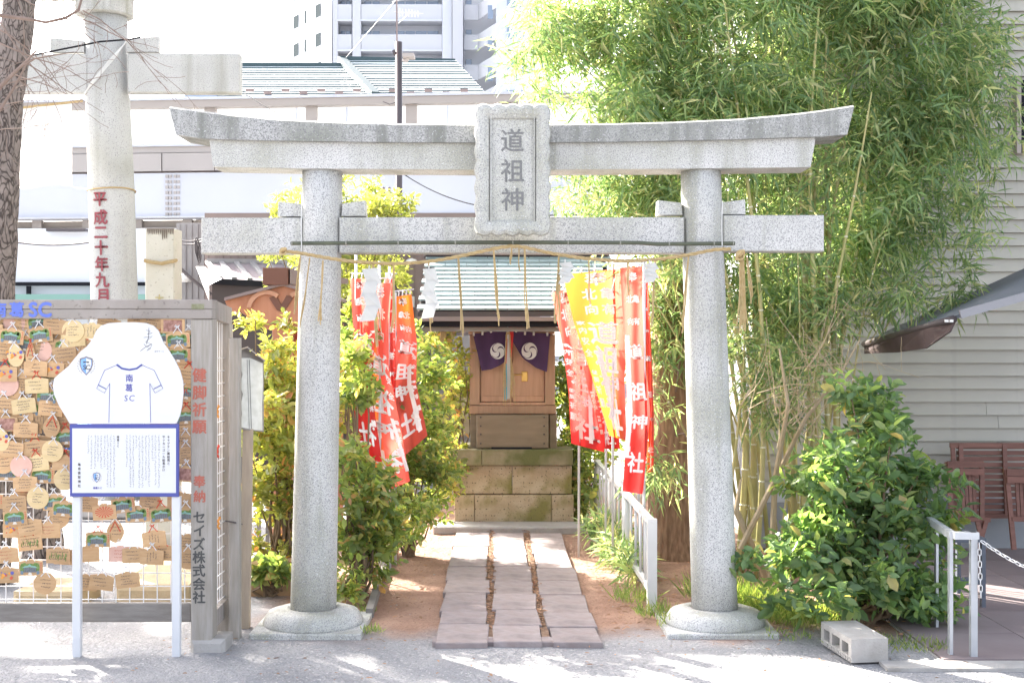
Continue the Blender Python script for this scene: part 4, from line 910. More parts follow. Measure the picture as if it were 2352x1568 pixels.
def crest(par, cx, cy, r, D0):
    d = MB(); 
    pts = [P(cx+r*math.cos(t), cy+r*1.08*math.sin(t), D0) for t in np.linspace(0, 2*math.pi, 29)[:-1]]
    d.add(pts, [tuple(range(28))]); o = d.build('crest', OFFWH, par)
    g = MB()
    for k in range(3):
        L1, L2 = [], []
        for t in np.linspace(0, 1, 12):
            a = k*2*math.pi/3+.4+t*2.1; rad = r*(.08+.86*math.sin(t*math.pi/2)**.8); w_ = (r*.10*math.sin(min(1, t*1.3+.15)*math.pi)+r*.03)
            for LL_, s_ in ((L1, -1), (L2, 1)): LL_.append(P(cx+(rad+s_*w_)*math.cos(a), cy+(rad+s_*w_)*1.08*math.sin(a), D0-.003))
        for i in range(11): g.add([L1[i], L1[i+1], L2[i+1], L2[i]], [(0, 1, 2, 3)])
    g.build('swirl', PURPLE, o)
crest(c1, 1143, 806, 17, D0-.017); crest(c2, 1216, 806, 18, D0-.017)
for (x, y, a) in ((1089, 767, 0), (1109, 765, 0), (1128, 760, -.3), (1187, 759, .2), (1207, 765, .1), (1227, 766, 0), (1258, 767, 0)): MB().obox(P(x-1, y, D0-.012), (.016, .004, .030), Matrix.Rotation(a, 3, 'Y')).build('tab', OFFWH, cu)
bl_ = thing('shrine_bell', 'round bronze bell with slit hanging under the shrine eave', 'bell', P(1183, 750, 10.3))
MB().lathe(P(1183, 750, 10.3), [(0, .034), (.018, .031), (.031, .018), (.035, .004), (.037, .002), (.037, -.002), (.035, -.004), (.031, -.018), (.018, -.031), (0, -.034)], 20).build('body', BELL, bl_, True)
MB().tube([P(1183, 741, 10.3), P(1183, 728, 10.3)], .006, 6).build('hook', BELL, bl_)
bro = thing('bell_rope', 'bell pull of red, white and blue cloth strips with straw fringe', 'bell pull', P(1168, 840, 10.28))
def ribbon(pts, wds, m, nm='ribbon', dd=0):
    mb = MB(); mb.loft([[P(x-w_/2, y, 10.28+dd), P(x+w_/2, y, 10.28+dd), P(x+w_/2, y, 10.29+dd), P(x-w_/2, y, 10.29+dd)] for (x, y), w_ in zip(pts, wds)]); mb.build(nm, m, bro)
ribbon([(1171, 742), (1169, 765), (1167, 850), (1166, 916)], [13, 8, 14, 9], PAPER)
ribbon([(1172, 742), (1175, 770), (1173, 820)], [12, 9, 4], RIBR, dd=-.004); ribbon([(1164, 778), (1161, 840), (1159, 905)], [3, 4, 2], RIBR, dd=-.002)
ribbon([(1163, 835), (1162, 870), (1161, 918)], [2, 6, 7], RIBB, dd=-.003); ribbon([(1167, 762), (1167, 768)], [9, 9], ROPE, 'binding', -.008)
fr = MB()
for k in range(26):
    s0 = random.choice((-1, 1)); x0 = 1167+s0*random.uniform(3, 5); x1 = x0+s0*random.uniform(0, 12) if s0 > 0 else x0-random.uniform(0, 8); y1 = random.uniform(860, 935)
    fr.tube([P(x0, 768, 10.27), P(x0+s0*2, 820, 10.27), P((x0+x1)/2+s0*2, (820+y1)/2, 10.26), P(x1, y1, 10.25)], .0022, 4)
fr.build('straw_fringe', ROPE, bro)
for k, (x, y) in enumerate(((1018, 770), (1040, 768), (1013, 800))):
    mb = MB()
    for j in range(5): mb.tube([P(x+j*1.5, 745, 10.1), P(x+j*2-2, y-8, 10.1), P(x+j*1.6-3+random.uniform(-2, 2), y+random.uniform(-3, 8), 10.1)], .004, 4)
    tag(mb.build('straw_tassel', ROPE), ('short dry straw tassel under the left end of the shrine eave', 'dark straw tassel nearest the shrine cabinet under the eave', 'longest dry straw tassel under the left of the shrine eave')[k], 'tassel')

# ================================================================== COPPER-BROWN SHELTER
she = thing('gabled_shelter', 'copper-brown gabled wooden shelter behind the left gate pillar', 'shelter', (X(648, 9.6), 9.8, 0))
D = 9.5
gbl = MB().prism([(515, 686), (640, 655), (648, 655), (782, 688), (772, 722), (745, 712), (730, 725), (735, 742), (560, 742), (566, 726), (552, 716), (528, 722)], D, D+.04); gbl = gbl.build('gable_board', RUST, she)
def arc(cx, cy, r0, r1, a0, a1, n=14): 
    return [((cx+r1*math.cos(t), cy-r1*math.sin(t)), (cx+r0*math.cos(t), cy-r0*math.sin(t))) for t in np.linspace(a0, a1, n)]
MB().ladder(arc(612, 712, 36, 46, 3.0, .9), D-.03, D-.001).build('gable_scroll', RUSTL, gbl); MB().ladder(arc(692, 712, 36, 46, 2.2, .1), D-.03, D-.001).build('gable_scroll', RUSTL, gbl)
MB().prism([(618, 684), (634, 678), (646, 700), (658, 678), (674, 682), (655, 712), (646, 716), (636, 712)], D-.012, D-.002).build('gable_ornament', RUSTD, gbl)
MB().ladder([((515, 683), (515, 690)), ((648, 649), (648, 656)), ((782, 685), (782, 692))], D-.05, D+.9).build('roof', RIDGE, she)
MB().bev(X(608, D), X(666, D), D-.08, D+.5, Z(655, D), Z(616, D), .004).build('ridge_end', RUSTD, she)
rg = MB(); rg.loft([[P(666, 618, D-.07), P(800, 640, D+.3), P(800, 652, D+.3), P(666, 652, D-.07)], [P(666, 618, D+.0), P(800, 640, D+.37), P(800, 652, D+.37), P(666, 652, D+.0)]]); rg.build('ridge_cap', RIDGE, she)
for xa in (622, 730): MB().bev(X(xa, D), X(xa+50, D), D+.05, D+.2, 0, Z(742, D), .006).build('post', RUST, she)
MB().bev(X(668, D), X(740, D), D+.1, D+.14, Z(1100, D), Z(742, D), .004).build('panel', mat('red_panel', (.45, .07, .05), .5), she)
MB().bev(X(600, D), X(780, D), D+.04, D+.24, Z(756, D), Z(742.5, D), .004).build('beam', RUST, she)
# clay planter and low picket behind the left shrub
pn = MB(); pn.loft([[P(x, y, 7.6) for x, y in ((563, 1300), (665, 1290), (672, 1392), (575, 1398))], [P(x, y, 7.6)+Vector((0, .35, 0)) for x, y in ((563, 1300), (665, 1290), (672, 1392), (575, 1398))]])
tag(pn.build('planter', PLANTR), 'tan clay planter at the foot of the left shrub', 'planter')
pf = thing('picket_fence', 'low dark picket fence behind the left shrub', 'fence', (X(610, 9), 9, 0))
for i in range(6): MB().box(X(590+i*20, 9), X(598+i*20, 9), 9, 9.02, 0, Z(1170, 9)).build('picket', WOODD if i % 2 else WOODG, pf)
MB().box(X(585, 9), X(705, 9), 9.02, 9.04, .25, .29).build('rail', WOODD, pf)

# ================================================================== SHRUBS
PHOT = leaf_mat('fresh_yellow_green_leaf', [(0, (.16, .21, .05)), (.5, (.27, .32, .08)), (.85, (.38, .38, .12)), (1, (.48, .20, .08))], trans=.55, tcol=1.9, tw=(1.1, 1.0, .4))
HEDG = leaf_mat('hedge_leaf', [(0, (.10, .155, .05)), (.6, (.19, .25, .075)), (.95, (.36, .33, .11)), (1, (.42, .20, .10))], rough=.4, trans=.55, tcol=2.0)
CAM = leaf_mat('camellia_leaf', [(0, (.07, .135, .065)), (.6, (.13, .215, .085)), (.95, (.24, .31, .10)), (1, (.36, .24, .09))], rough=.38, trans=.45, tcol=2.0, spec=.4)
CAMO = leaf_mat('camellia_leaf_single', [(0, (.07, .135, .065)), (.6, (.13, .215, .085)), (.95, (.24, .31, .10)), (1, (.36, .24, .09))], rough=.38, trans=.45, tcol=2.0, spec=.4, obj=True)
PHOTO_ = leaf_mat('fresh_leaf_single', [(0, (.12, .17, .03)), (.6, (.24, .28, .06)), (1, (.42, .16, .06))], tcol=1.7, tw=(1.1, 1.0, .4), obj=True)
shrub('shrub', 'tall yellow-green shrub with reddish tips left of the left gate pillar', 'shrub',
      [bl(600, 790, 7.9, .20, .22, .17), bl(640, 910, 7.9, .20, .3, .30), bl(625, 1060, 7.9, .22, .3, .28), bl(645, 1210, 7.9, .19, .25, .25), bl(668, 740, 8.1, .07, .15, .10), bl(700, 950, 8.1, .26, .25, .45), bl(560, 745, 8.0, .08, .1, .06)],
      (X(640, 7.9), 7.9), 900, 7, .064, .031, PHOT, 26, nobj=160, olm=PHOTO_, twl=.10, ncl=85, cr=(.05, .12))
shrub('shrub', 'leafy shrub growing just right of the left gate pillar', 'shrub',
      [bl(805, 900, 7.6, .11, .22, .35), bl(820, 1130, 7.5, .18, .22, .33), bl(850, 1230, 7.6, .18, .25, .2), bl(805, 1310, 7.4, .10, .2, .17), bl(800, 740, 8, .08, .15, .25)],
      (X(815, 7.5), 7.55), 560, 7, .066, .033, HEDG, 22, nobj=100, olm=PHOTO_, twl=.10, ncl=60, cr=(.05, .11))
shrub('shrub', 'dense green hedge shrub beside the path left of the shrine', 'shrub',
      [bl(960, 840, 9.0, .20, .3, .28), bl(960, 1040, 9.0, .24, .35, .36), bl(930, 1150, 8.8, .26, .35, .22), bl(900, 960, 8.9, .2, .3, .45), bl(1000, 930, 9.3, .12, .25, .28), bl(945, 1190, 8.5, .17, .3, .12)],
      (X(940, 9), 9.0), 1100, 7, .055, .028, HEDG, 26, nobj=0, twl=.09, ncl=110, cr=(.06, .14))
shrub('shrub', 'thin open shrub against the left side of the shrine cabinet', 'shrub', [bl(1055, 880, 10.6, .12, .2, .35), bl(1040, 1080, 10.5, .12, .2, .25), bl(1020, 780, 10.7, .12, .15, .12)], (X(1060, 10.7), 10.7), 260, 6, .06, .032, PHOT, 14, twl=.1)
shrub('shrub', 'bright green shrub behind the right side of the shrine', 'shrub', [bl(1300, 900, 10.9, .18, .2, .3), bl(1310, 1060, 10.8, .16, .2, .3), bl(1335, 1130, 10.6, .12, .2, .25), bl(1370, 980, 11, .2, .2, .4)], (X(1330, 10.8), 10.9), 560, 7, .06, .032, HEDG, 14, twl=.1)
shrub('shrub', 'glossy dark green camellia-like shrub in front of the bamboo', 'shrub',
      [bl(2000, 900, 7.1, .16, .2, .16), bl(2010, 1010, 7.0, .24, .25, .22), bl(1960, 1130, 6.95, .34, .3, .26), bl(2010, 1260, 6.85, .38, .35, .26), bl(1865, 1270, 6.75, .17, .2, .13), bl(2000, 1390, 6.75, .38, .35, .2),
       bl(1860, 1375, 6.65, .15, .2, .09), bl(2120, 1130, 7.0, .14, .2, .14), bl(2130, 1320, 6.9, .18, .25, .22), bl(1730, 1310, 6.6, .12, .12, .05), bl(2190, 1190, 7.0, .1, .1, .05)],
      (X(1990, 6.9), 6.9), 1080, 7, .078, .040, CAM, 40, nobj=280, olm=CAMO, twl=.12, r0=.016, ncl=105, cr=(.06, .15))
shrub('low_plant', 'low broad-leaved plant in the clay planter', 'plant', [bl(620, 1310, 7.5, .12, .1, .05)], (X(620, 7.6), 7.6), 60, 6, .07, .045, HEDG, 8, twl=.05)
shrub('dwarf_bamboo', 'pale green dwarf bamboo spilling beside the white railing', 'bamboo', [bl(1390, 1210, 9.3, .16, .2, .09), bl(1425, 1270, 8.6, .12, .25, .12), bl(1450, 1290, 8.0, .08, .2, .1)], (X(1410, 8.8), 8.8), 230, 6, .13, .018, BAM, 16, broad=False, up=.6, twl=.12, r0=.004)

# ================================================================== WHITE RAILING BESIDE THE PATH
wr = thing('white_railing', 'low white metal railing along the right side of the path', 'railing', (.77, 8, 0))
def rp_(t, z): return Vector((.775-.068*t, 7.12+3.5*t, z))
MB().box(.752, .805, 7.10, 7.15, 0, .515).build('end_post', WMETAL, wr)
MB().bar(rp_(0, .50), rp_(1, .50), .036, .03).build('top_rail', WMETAL, wr); MB().bar(rp_(0, .115), rp_(1, .115), .03, .03).build('bottom_rail', WMETAL, wr)
MB().lathe((.778, 7.125, .5), [(.0, .018), (.02, .016), (.03, 0)], 12).build('post_cap', WMETAL, wr)
for i in range(1, 14):
    if i in (5, 9): p = rp_(i/14, 0); MB().tube([p, p+Vector((0, 0, .5))], .03, 10).build('post', OFFWH, wr, True)
    else: p = rp_(i/14, 0); MB().tube([p+Vector((0, 0, .1)), p+Vector((0, 0, .49))], .009, 6).build('baluster', WMETAL, wr, True)
p = rp_(1, 0); MB().tube([p, p+Vector((0, 0, .52))], .03, 10).build('post', OFFWH, wr, True)

# ================================================================== BANNERS
def flag_material(name, stops, axis):
    m = bpy.data.materials.new(name); m.use_nodes = True; N = m.node_tree.nodes; Lk = m.node_tree.links; b = N['Principled BSDF']
    uv = N.new('ShaderNodeUVMap'); sp_ = N.new('ShaderNodeSeparateXYZ'); Lk.new(uv.outputs[0], sp_.inputs[0]); cr = N.new('ShaderNodeValToRGB'); e = cr.color_ramp.elements
    for i, (p, c) in enumerate(stops):
        el = e[i] if i < 2 else e.new(p); el.position = p; el.color = rgba(c)
    Lk.new(sp_.outputs[axis], cr.inputs[0]); Lk.new(cr.outputs[0], b.inputs['Base Color']); b.inputs['Roughness'].default_value = .7
    t = N.new('ShaderNodeBsdfTranslucent'); ms = N.new('ShaderNodeMixShader'); ms.inputs[0].default_value = .68; Lk.new(cr.outputs[0], t.inputs[0])
    Lk.new(b.outputs[0], ms.inputs[1]); Lk.new(t.outputs[0], ms.inputs[2]); Lk.new(ms.outputs[0], N['Material Output'].inputs[0]); return m
RD, YL, OR = (.76, .125, .095), (.74, .185, .03), (.78, .16, .04)
FM_V = flag_material('banner_cloth_yellow_to_red', [(0, YL), (.25, YL), (.45, OR), (.7, RD)], 1)
FM_U = flag_material('banner_cloth_yellow_side', [(0, YL), (.3, YL), (.45, RD), (1, RD)], 0)
FM_T = flag_material('banner_cloth_yellow_top', [(0, YL), (.12, YL), (.28, RD), (1, RD)], 1)
FM_R = flag_material('banner_cloth_red', [(0, RD), (1, (.60, .03, .03))], 1)
FM_Y = flag_material('banner_cloth_yellow', [(0, (.74, .20, .03)), (.45, YL), (.62, OR), (.85, RD)], 0)
CLOTHW = mat('banner_white_print', (.84, .83, .82), .8, trans=.1, k=1)
def poly(pts, v):
    i = v*(len(pts)-1); a = min(int(i), len(pts)-2); t = i-a; t = t*t*(3-2*t)*.5+t*.5; return (pts[a][0]+(pts[a+1][0]-pts[a][0])*t, pts[a][1]+(pts[a+1][1]-pts[a][1])*t)
def banner(label, Dd, Lp_, Rp_, m, polex, mirror, amp=.028, ytop=None, ybase=1260, tape=None, big=True, ph=0, folds=9):
    b = thing('banner', label, 'banner', (X(polex, Dd), Dd, 0), 'tall prayer banners beside the path')
    top = min(Lp_[0][1], Rp_[0][1])-14 if ytop is None else ytop
    MB().tube([(X(polex, Dd), Dd+.02, .0), P(polex, top, Dd+.02)], .0085, 8).build('pole', WHITE, b, True)
    MB().tube([P(polex-10, Lp_[0][1]-12, Dd+.01), P(Rp_[0][0]+6, Rp_[0][1]-12, Dd+.01)], .005, 6).build('crossbar', WHITE, b, True)
    nu, nv = 14, 36; mb = MB()
    def fn(u, v):
        l = poly(Lp_, min(max(v, 0), 1)); r = poly(Rp_, min(max(v, 0), 1)); return P(l[0]+(r[0]-l[0])*u, l[1]+(r[1]-l[1])*u, Dd+amp*math.sin(u*folds+v*4+ph)+amp*.6*math.sin(v*9+ph))
    mb.add([fn(i/nu, j/nv) for j in range(nv+1) for i in range(nu+1)], [(j*(nu+1)+i, j*(nu+1)+i+1, (j+1)*(nu+1)+i+1, (j+1)*(nu+1)+i) for j in range(nv) for i in range(nu)])
    c = mb.build('cloth', m, b, True); ul = c.data.uv_layers.new(name='UVMap'); vi_ = np.zeros(len(c.data.loops), dtype=np.int32); c.data.loops.foreach_get('vertex_index', vi_)
    uvs = np.stack([(vi_ % (nu+1))/nu, (vi_//(nu+1))/nv], 1); ul.data.foreach_set('uv', uvs.ravel())
    f2 = lambda u, v: fn(u, v)+Vector((0, -.010, 0))
    wpx = max(10, abs(Rp_[0][0]-Lp_[0][0]+Rp_[-1][0]-Lp_[-1][0])/2); hpx = abs(Lp_[-1][1]-Lp_[0][1]); asp = hpx/wpx
    def put(ch, u, v, su):  # su: character width as a share of the banner's width
        g, f, ext = glyph(ch); tx = MB()
        for k, (du, dv) in enumerate(((0, 0), (.03, 0), (-.03, 0), (0, .03), (0, -.03))): tx.add([f2(u+(-p[0] if mirror else p[0])*su+du*su, v-p[1]*su/asp+dv*su/asp)-Vector((0, .0002*k, 0)) for p in g], f)
        tx.build('character', CLOTHW, c, origin=f2(u, v))
    big_ = '道祖神社'
    s = min(.78, asp*.155)
    put('奉', .5, .06, s*.62)
    for k, ch in enumerate('北向'): put(ch, .36 if not mirror else .64, .15+k*.085, s*.42)
    for k, ch in enumerate('亀有'): put(ch, .66 if not mirror else .34, .15+k*.085, s*.42)
    for k, ch in enumerate(big_): put(ch, .52, .40+k*.155, s*1.0)
    for k, ch in enumerate('家内安全'): put(ch, .12 if not mirror else .88, .34+k*.06, s*.28)
    for k, ch in enumerate('健脚祈願'): put(ch, .12 if not mirror else .88, .64+k*.06, s*.28)
    if tape:
        (u0, v0, u1, v1, w_) = tape; tm_ = MB(); n_ = 8
        tm_.loft([[f2(u0+(u1-u0)*i/n_, v0+(v1-v0)*i/n_)+Vector((0, -.004, 0)), f2(u0+(u1-u0)*i/n_+w_, v0+(v1-v0)*i/n_)+Vector((0, -.004, 0))] for i in range(n_+1)], False, closed=False); tm_.build('name_strip', CLOTHW, c)
    lp_ = MB()
    for k in range(5): u = .08+k*.21; a = fn(u, 0); lp_.tube([a, a+Vector((.004, -.006, .022)), Vector((a.x, Dd+.01, a.z+.034))], .005, 5)
    lp_.build('loop', WHITE, b)
    return b
banner('red banner nearest the left gate pillar, half hidden by shrub leaves', 7.75, [(804, 640), (812, 760), (806, 900), (826, 1050)], [(856, 640), (862, 760), (854, 900), (878, 1062)], FM_R, 818, True, ytop=585, ph=1)
banner('red banner with yellow left edge, lowest hanging of the left group', 8.05, [(842, 652), (850, 800), (838, 960), (862, 1136)], [(900, 650), (888, 820), (920, 980), (942, 1105)], FM_U, 872, True, ytop=600, tape=(.74, .62, .93, .92, .1), ph=2.3)
banner('yellow-topped red banner nearest the shrine in the left group', 8.6, [(903, 682), (912, 770), (896, 890), (925, 1050)], [(945, 676), (958, 790), (956, 880), (982, 1000)], FM_T, 908, True, ytop=672, tape=(.62, .52, .72, .93, .16), ph=.5)
banner('narrow pink-red banner seen edge-on in the middle of the left group', 8.35, [(884, 640), (886, 740), (890, 850), (893, 950)], [(906, 640), (908, 740), (909, 850), (908, 940)], FM_R, 895, True, ytop=612, ph=4)
banner('leftmost right-hand banner, red edge slanting down towards the railing', 8.9, [(1266, 672), (1292, 790), (1306, 900), (1312, 1018)], [(1322, 662), (1356, 800), (1378, 920), (1388, 1038)], FM_R, 1330, False, ytop=640, tape=(.80, .05, .55, .95, .12), ph=.3)
banner('broad yellow banner fanned out diagonally in front of the right group', 8.4, [(1292, 630), (1318, 740), (1358, 860), (1400, 1000)], [(1440, 616), (1444, 740), (1434, 870), (1440, 1012)], FM_Y, 1408, False, ytop=606, tape=(.28, .52, .45, .98, .16), ph=1.2, folds=6)
banner('white-lettered red banner hanging behind the yellow one', 8.7, [(1340, 840), (1352, 900), (1370, 960), (1384, 1030)], [(1400, 830), (1412, 900), (1418, 960), (1424, 1030)], FM_R, 1392, False, ytop=810, ph=2)
banner('tallest red banner on the rightmost white pole beside the railing', 7.7, [(1424, 615), (1434, 780), (1442, 950), (1430, 1128)], [(1476, 612), (1478, 780), (1494, 950), (1476, 1134)], FM_R, 1480, False, ytop=600, tape=(.05, .3, -.05, .85, .22), ph=3, amp=.012)
banner('yellow and red banner edge behind the rightmost white pole', 8.0, [(1470, 640), (1478, 800), (1486, 950), (1486, 1085)], [(1488, 640), (1496, 800), (1502, 950), (1502, 1082)], FM_U, 1468, False, ytop=606, ph=5)

# ================================================================== STONE TORII
DG = 6.77
tg_ = thing('stone_torii_gate', 'speckled grey granite torii gate across the shrine path', 'torii gate', (X(1181, DG), DG, 0))
for (cb, ct) in ((719.5, 741), (1642, 1609)):
    Lp = []; 
    for t in np.linspace(0, 1, 9):
        y = 1416+(386-1416)*t; c = P(cb+(ct-cb)*t, y, DG); r = (52.6+(45.8-52.6)*t)/F*DG
        Lp.append([(c.x+r*math.cos(2*math.pi*k/40), c.y+r*math.sin(2*math.pi*k/40), c.z) for k in range(40)])
    pm = MB(); pm.loft(Lp); pi = pm.build('pillar', GRAN, tg_, True)
    c = Vector((X(cb, DG), DG, 0)); MB().lathe(c, [(.262, .01), (.262, .03), (.254, .052), (.235, .078), (.19, .092), (.15, .098), (.128, .098), (.12, .09)], 40).build('rounded_base', GRAN, tg_, True)
    MB().bev(c.x-.285, c.x+.285, DG-.275, DG+.275, -.02, .016, .006).build('base_slab', GRAN, tg_)
def interp(pts, x):
    for (a, b), (c, d) in zip(pts[:-1], pts[1:]):
        if a <= x <= c: return b+(d-b)*(x-a)/(c-a)
    return pts[-1][1] if x > pts[-1][0] else pts[0][1]
topc = [(388, 243), (450, 252), (540, 263), (640, 272), (760, 278), (900, 282), (1176, 284), (1400, 282), (1550, 278), (1700, 271), (1830, 259), (1900, 250), (1962, 240)]
botc = [(404, 309), (460, 318), (540, 321), (640, 323), (760, 325), (900, 326.5), (1176, 327.5), (1400, 326), (1550, 323), (1700, 320), (1830, 315), (1890, 314), (1946, 309)]
Dk = 6.62; L = []
for (a, b) in zip(topc, botc):
    t = (X(a[0], Dk), Z(a[1]+5, Dk)); u = (X(b[0], Dk), Z(b[1], Dk))
    L.append([(u[0], Dk, u[1]), (t[0], Dk, t[1]), (t[0], Dk+.03, t[1]+.012), (t[0], Dk+.15, t[1]+.022), (t[0], Dk+.30, t[1]), (u[0], Dk+.30, u[1])])
km = MB(); km.loft(L); km.build('top_beam', GRANK, tg_)
Ds = 6.65; topl = [(x, interp(botc, x)+.3) for x in np.linspace(481, 1874, 22)]; botl = []
for i, (x, y) in enumerate(topl):
    s = i/21; bx = 489+(1862-489)*s; botl.append((bx, interp([(489, 383), (700, 387), (1176, 390.5), (1560, 387.5), (1862, 384)], bx)))
sm = MB(); sm.ladder(list(zip(topl, botl)), Ds, Ds+.24); sm.build('lintel', GRAN, tg_)
Dn = 6.70
MB().bev(X(462, Dn), X(693, Dn), Dn, Dn+.14, Z(582, Dn), Z(500, Dn), .006).build('tie_beam', GRAN, tg_)
MB().bev(X(779, Dn), X(1572, Dn), Dn, Dn+.14, Z(581, Dn), Z(499, Dn), .006).build('tie_beam', GRAN, tg_)
MB().bev(X(1662, Dn), X(1893, Dn), Dn, Dn+.14, Z(577, Dn), Z(494, Dn), .006).build('tie_beam', GRAN, tg_)
for (a, b, ya, yb, y0) in ((639, 692, 463, 468, 497), (786, 838, 468, 460, 496), (1512, 1566, 460, 466, 493.5), (1658, 1711, 465, 458, 492)):
    MB().ladder([((a, ya), (a-1.5, y0)), ((b, yb), (b+1.5, y0))], Dn+.02, Dn+.12).build('wedge', GRAN, tg_)
# nameplate
Dp = 6.50
def scal(n=120):
    out = []; x0, x1, y0, y1 = 1094, 1260, 243, 537
    per = []
    for i in range(n):
        t = i/n*4; k = int(t); s = t-k
        if k == 0: p = (x0+(x1-x0)*s, y0, 0, -1, s*5)
        elif k == 1: p = (x1, y0+(y1-y0)*s, 1, 0, s*7)
        elif k == 2: p = (x1-(x1-x0)*s, y1, 0, 1, s*5)
        else: p = (x0, y1-(y1-y0)*s, -1, 0, s*7)
        per.append(p)
    return per
per = scal()
def ring(inset, D, amp): return [P(p[0]-p[2]*inset*1.0-(0 if p[2] else (p[0]-1177)/83*inset), p[1]-p[3]*inset-(0 if p[3] else (p[1]-390)/147*inset), D)+Vector((p[2], 0, -p[3]))*(amp*abs(math.sin(p[4]*math.pi))) for p in per]
np_ = MB(); np_.loft([ring(2, Dp+.10, .008), ring(0, Dp+.05, .012), ring(3, Dp+.012, .013), ring(10, Dp, .010), ring(19, Dp+.004, .006), ring(28, Dp+.016, .0), ring(32, Dp+.03, .0)])
npo = np_.build('nameplate', GRAN, tg_)
frp = MB(); 
for (a, b, c_, d_2) in ((1126, 1129, 261, 510), (1226, 1229, 261, 510)): frp.box(X(a, Dp), X(b, Dp), Dp+.014, Dp+.032, Z(d_2, Dp), Z(c_, Dp))
frp.build('moulding', GRAN2, npo)
signs([(ch, 1177, y, 52) for ch, y in zip('道祖神', (322, 392, 458))], lambda u, v: P(u, v, Dp+.0285), CARVED_SHADE, npo, .014)

# bamboo pole, straw rope, tassels, papers
bpole = thing('bamboo_pole', 'long thin dark green bamboo pole tied across the gate', 'bamboo pole', P(1178, 560, 6.60))
yp = lambda x: 559-2*math.sin((x-668)/1020*math.pi)+ (3 if x > 1500 else 0)*((1688-x)/188 if x > 1500 else 0)
MB().tube([P(x, yp(x), 6.60) for x in np.linspace(668, 1688, 24)], .0105, 10).build('culm', BAMG, bpole, True)
for x in (671, 795, 915, 1046, 1178, 1305, 1425, 1537, 1640, 1684): MB().tube([P(x-1.5, yp(x), 6.60), P(x, yp(x), 6.60), P(x+1.5, yp(x), 6.60)], [.0115, .0135, .0115], 10).build('node', BAMN, bpole, True)
for (x, y0, y1, nm) in ((693, 465, 590, 'left'), (1659, 462, 575, 'right')):
    tag(MB().tube([P(x, y0, 6.59), P(x-1, (y0+y1)/2, 6.585), P(x, y1, 6.59)], .0028, 5).build('tie_wire', OFFWH), 'thin white wire holding the bamboo pole at the %s pillar' % nm, 'wire')
ropept = [(650, 577), (668, 577), (700, 583), (760, 594), (820, 602), (900, 606), (980, 602), (1060, 588), (1120, 574), (1165, 565), (1180, 563), (1200, 566), (1260, 581), (1330, 592), (1420, 600), (1500, 597), (1580, 586), (1640, 573), (1668, 570), (1690, 574)]
rpv = [P(x, y, 6.565) for x, y in ropept]
ro = thing('straw_rope', 'twisted straw rope with hanging straw tassels strung between the pillars', 'rope', P(1178, 565, 6.565))
fine = []
for i in range(len(rpv)-1):
    n_ = max(2, int((rpv[i+1]-rpv[i]).length/.008))
    for k in range(n_): fine.append(rpv[i].lerp(rpv[i+1], k/n_))
sm_ = [sum((fine[min(max(j, 0), len(fine)-1)] for j in range(i-8, i+9)), Vector())/17 for i in range(len(fine))]
for s0 in (0, 2*math.pi/3, 4*math.pi/3):
    MB().tube([p+Vector((0, math.cos(i*.42+s0)*.005, math.sin(i*.42+s0)*.005)) for i, p in enumerate(sm_)], .005, 6).build('strand', ROPE, ro, True)
kn = MB()
for k in range(6): kn.tube([P(650+7*math.cos(t+k), 577+7*math.sin(t+k*.7), 6.555-.01*math.sin(t)) for t in np.linspace(0, 6, 10)], .005, 5)
for k in range(6): kn.tube([P(1700+9*math.cos(t+k), 586+11*math.sin(t+k*.7), 6.55-.01*math.sin(t)) for t in np.linspace(0, 6, 10)], .005, 5)
kn.build('knot', ROPE, ro)['kind'] = 'stuff'
def tassel(x, y0, y1, n, dx=0, sp=3):
    mb = MB()
    for k in range(n):
        ph = random.random()*6; L_ = y1-(y1-y0)*random.uniform(0, .22)
        mb.tube([P(x+dx*t+(k-n/2)*sp*.5*(.35+t)+2.2*math.sin(t*6+ph)*t, y0+(L_-y0)*t, 6.56) for t in np.linspace(0, 1, 8)], .0032, 4)
    mb.build('straw_tassel', ROPE, ro)
for a in ((742, 598, 770, 3, -6), (690, 590, 740, 4, -12), (712, 592, 770, 2, -20), (905, 607, 790, 3, 0, 5), (858, 607, 800, 4, 12, 5), (985, 603, 770, 3, 5), (1053, 590, 775, 4, 10), (1134, 573, 755, 4, 12), (1205, 568, 760, 4, 6), (1284, 586, 750, 3, -8), (1283, 590, 770, 2, 5),
          (1352, 596, 700, 2, 4), (1442, 600, 680, 3, 3), (1506, 597, 755, 3, -8), (1582, 588, 770, 3, -14), (1704, 585, 770, 9, 3, 4), (1716, 590, 700, 3, 12, 4), (1176, 566, 610, 2, -3), (1192, 566, 640, 1, 2)): tassel(*a)
def shide(label, x, y, s, w0, D=6.54):
    m = MB(); px, py = x, y; t = .0015; n = 4
    for k in range(n):
        sg = -1 if k % 2 else 1; x0 = px; x1 = px+sg*w0*.45
        q = [P(px-w0*.5, py, D-.004*k), P(px+w0*.5, py-3, D-.004*k), P(px+w0*.5+sg*w0*.35, py+s, D-.004*k-.01), P(px-w0*.5+sg*w0*.35, py+s+3, D-.004*k+.008)]
        m.loft([q, [p+Vector((0, t, 0)) for p in q]]); px += sg*w0*.22; py += s*.82
    m.tube([P(x, y-8, D+.01), P(x, y+2, D)], .004, 5)
    tag(m.build('paper_streamer', PAPER), label, 'paper streamer', 'white zigzag papers on the straw rope')
shide('large bright zigzag paper in front of the left banners', 848, 618, 34, 34); shide('white zigzag paper left of the shrine roof', 985, 618, 32, 28); 
shide('crumpled white paper above the left tip of the yellow banner', 1298, 604, 13, 26); shide('white zigzag paper on the rope near the right pillar', 1492, 606, 12, 26)

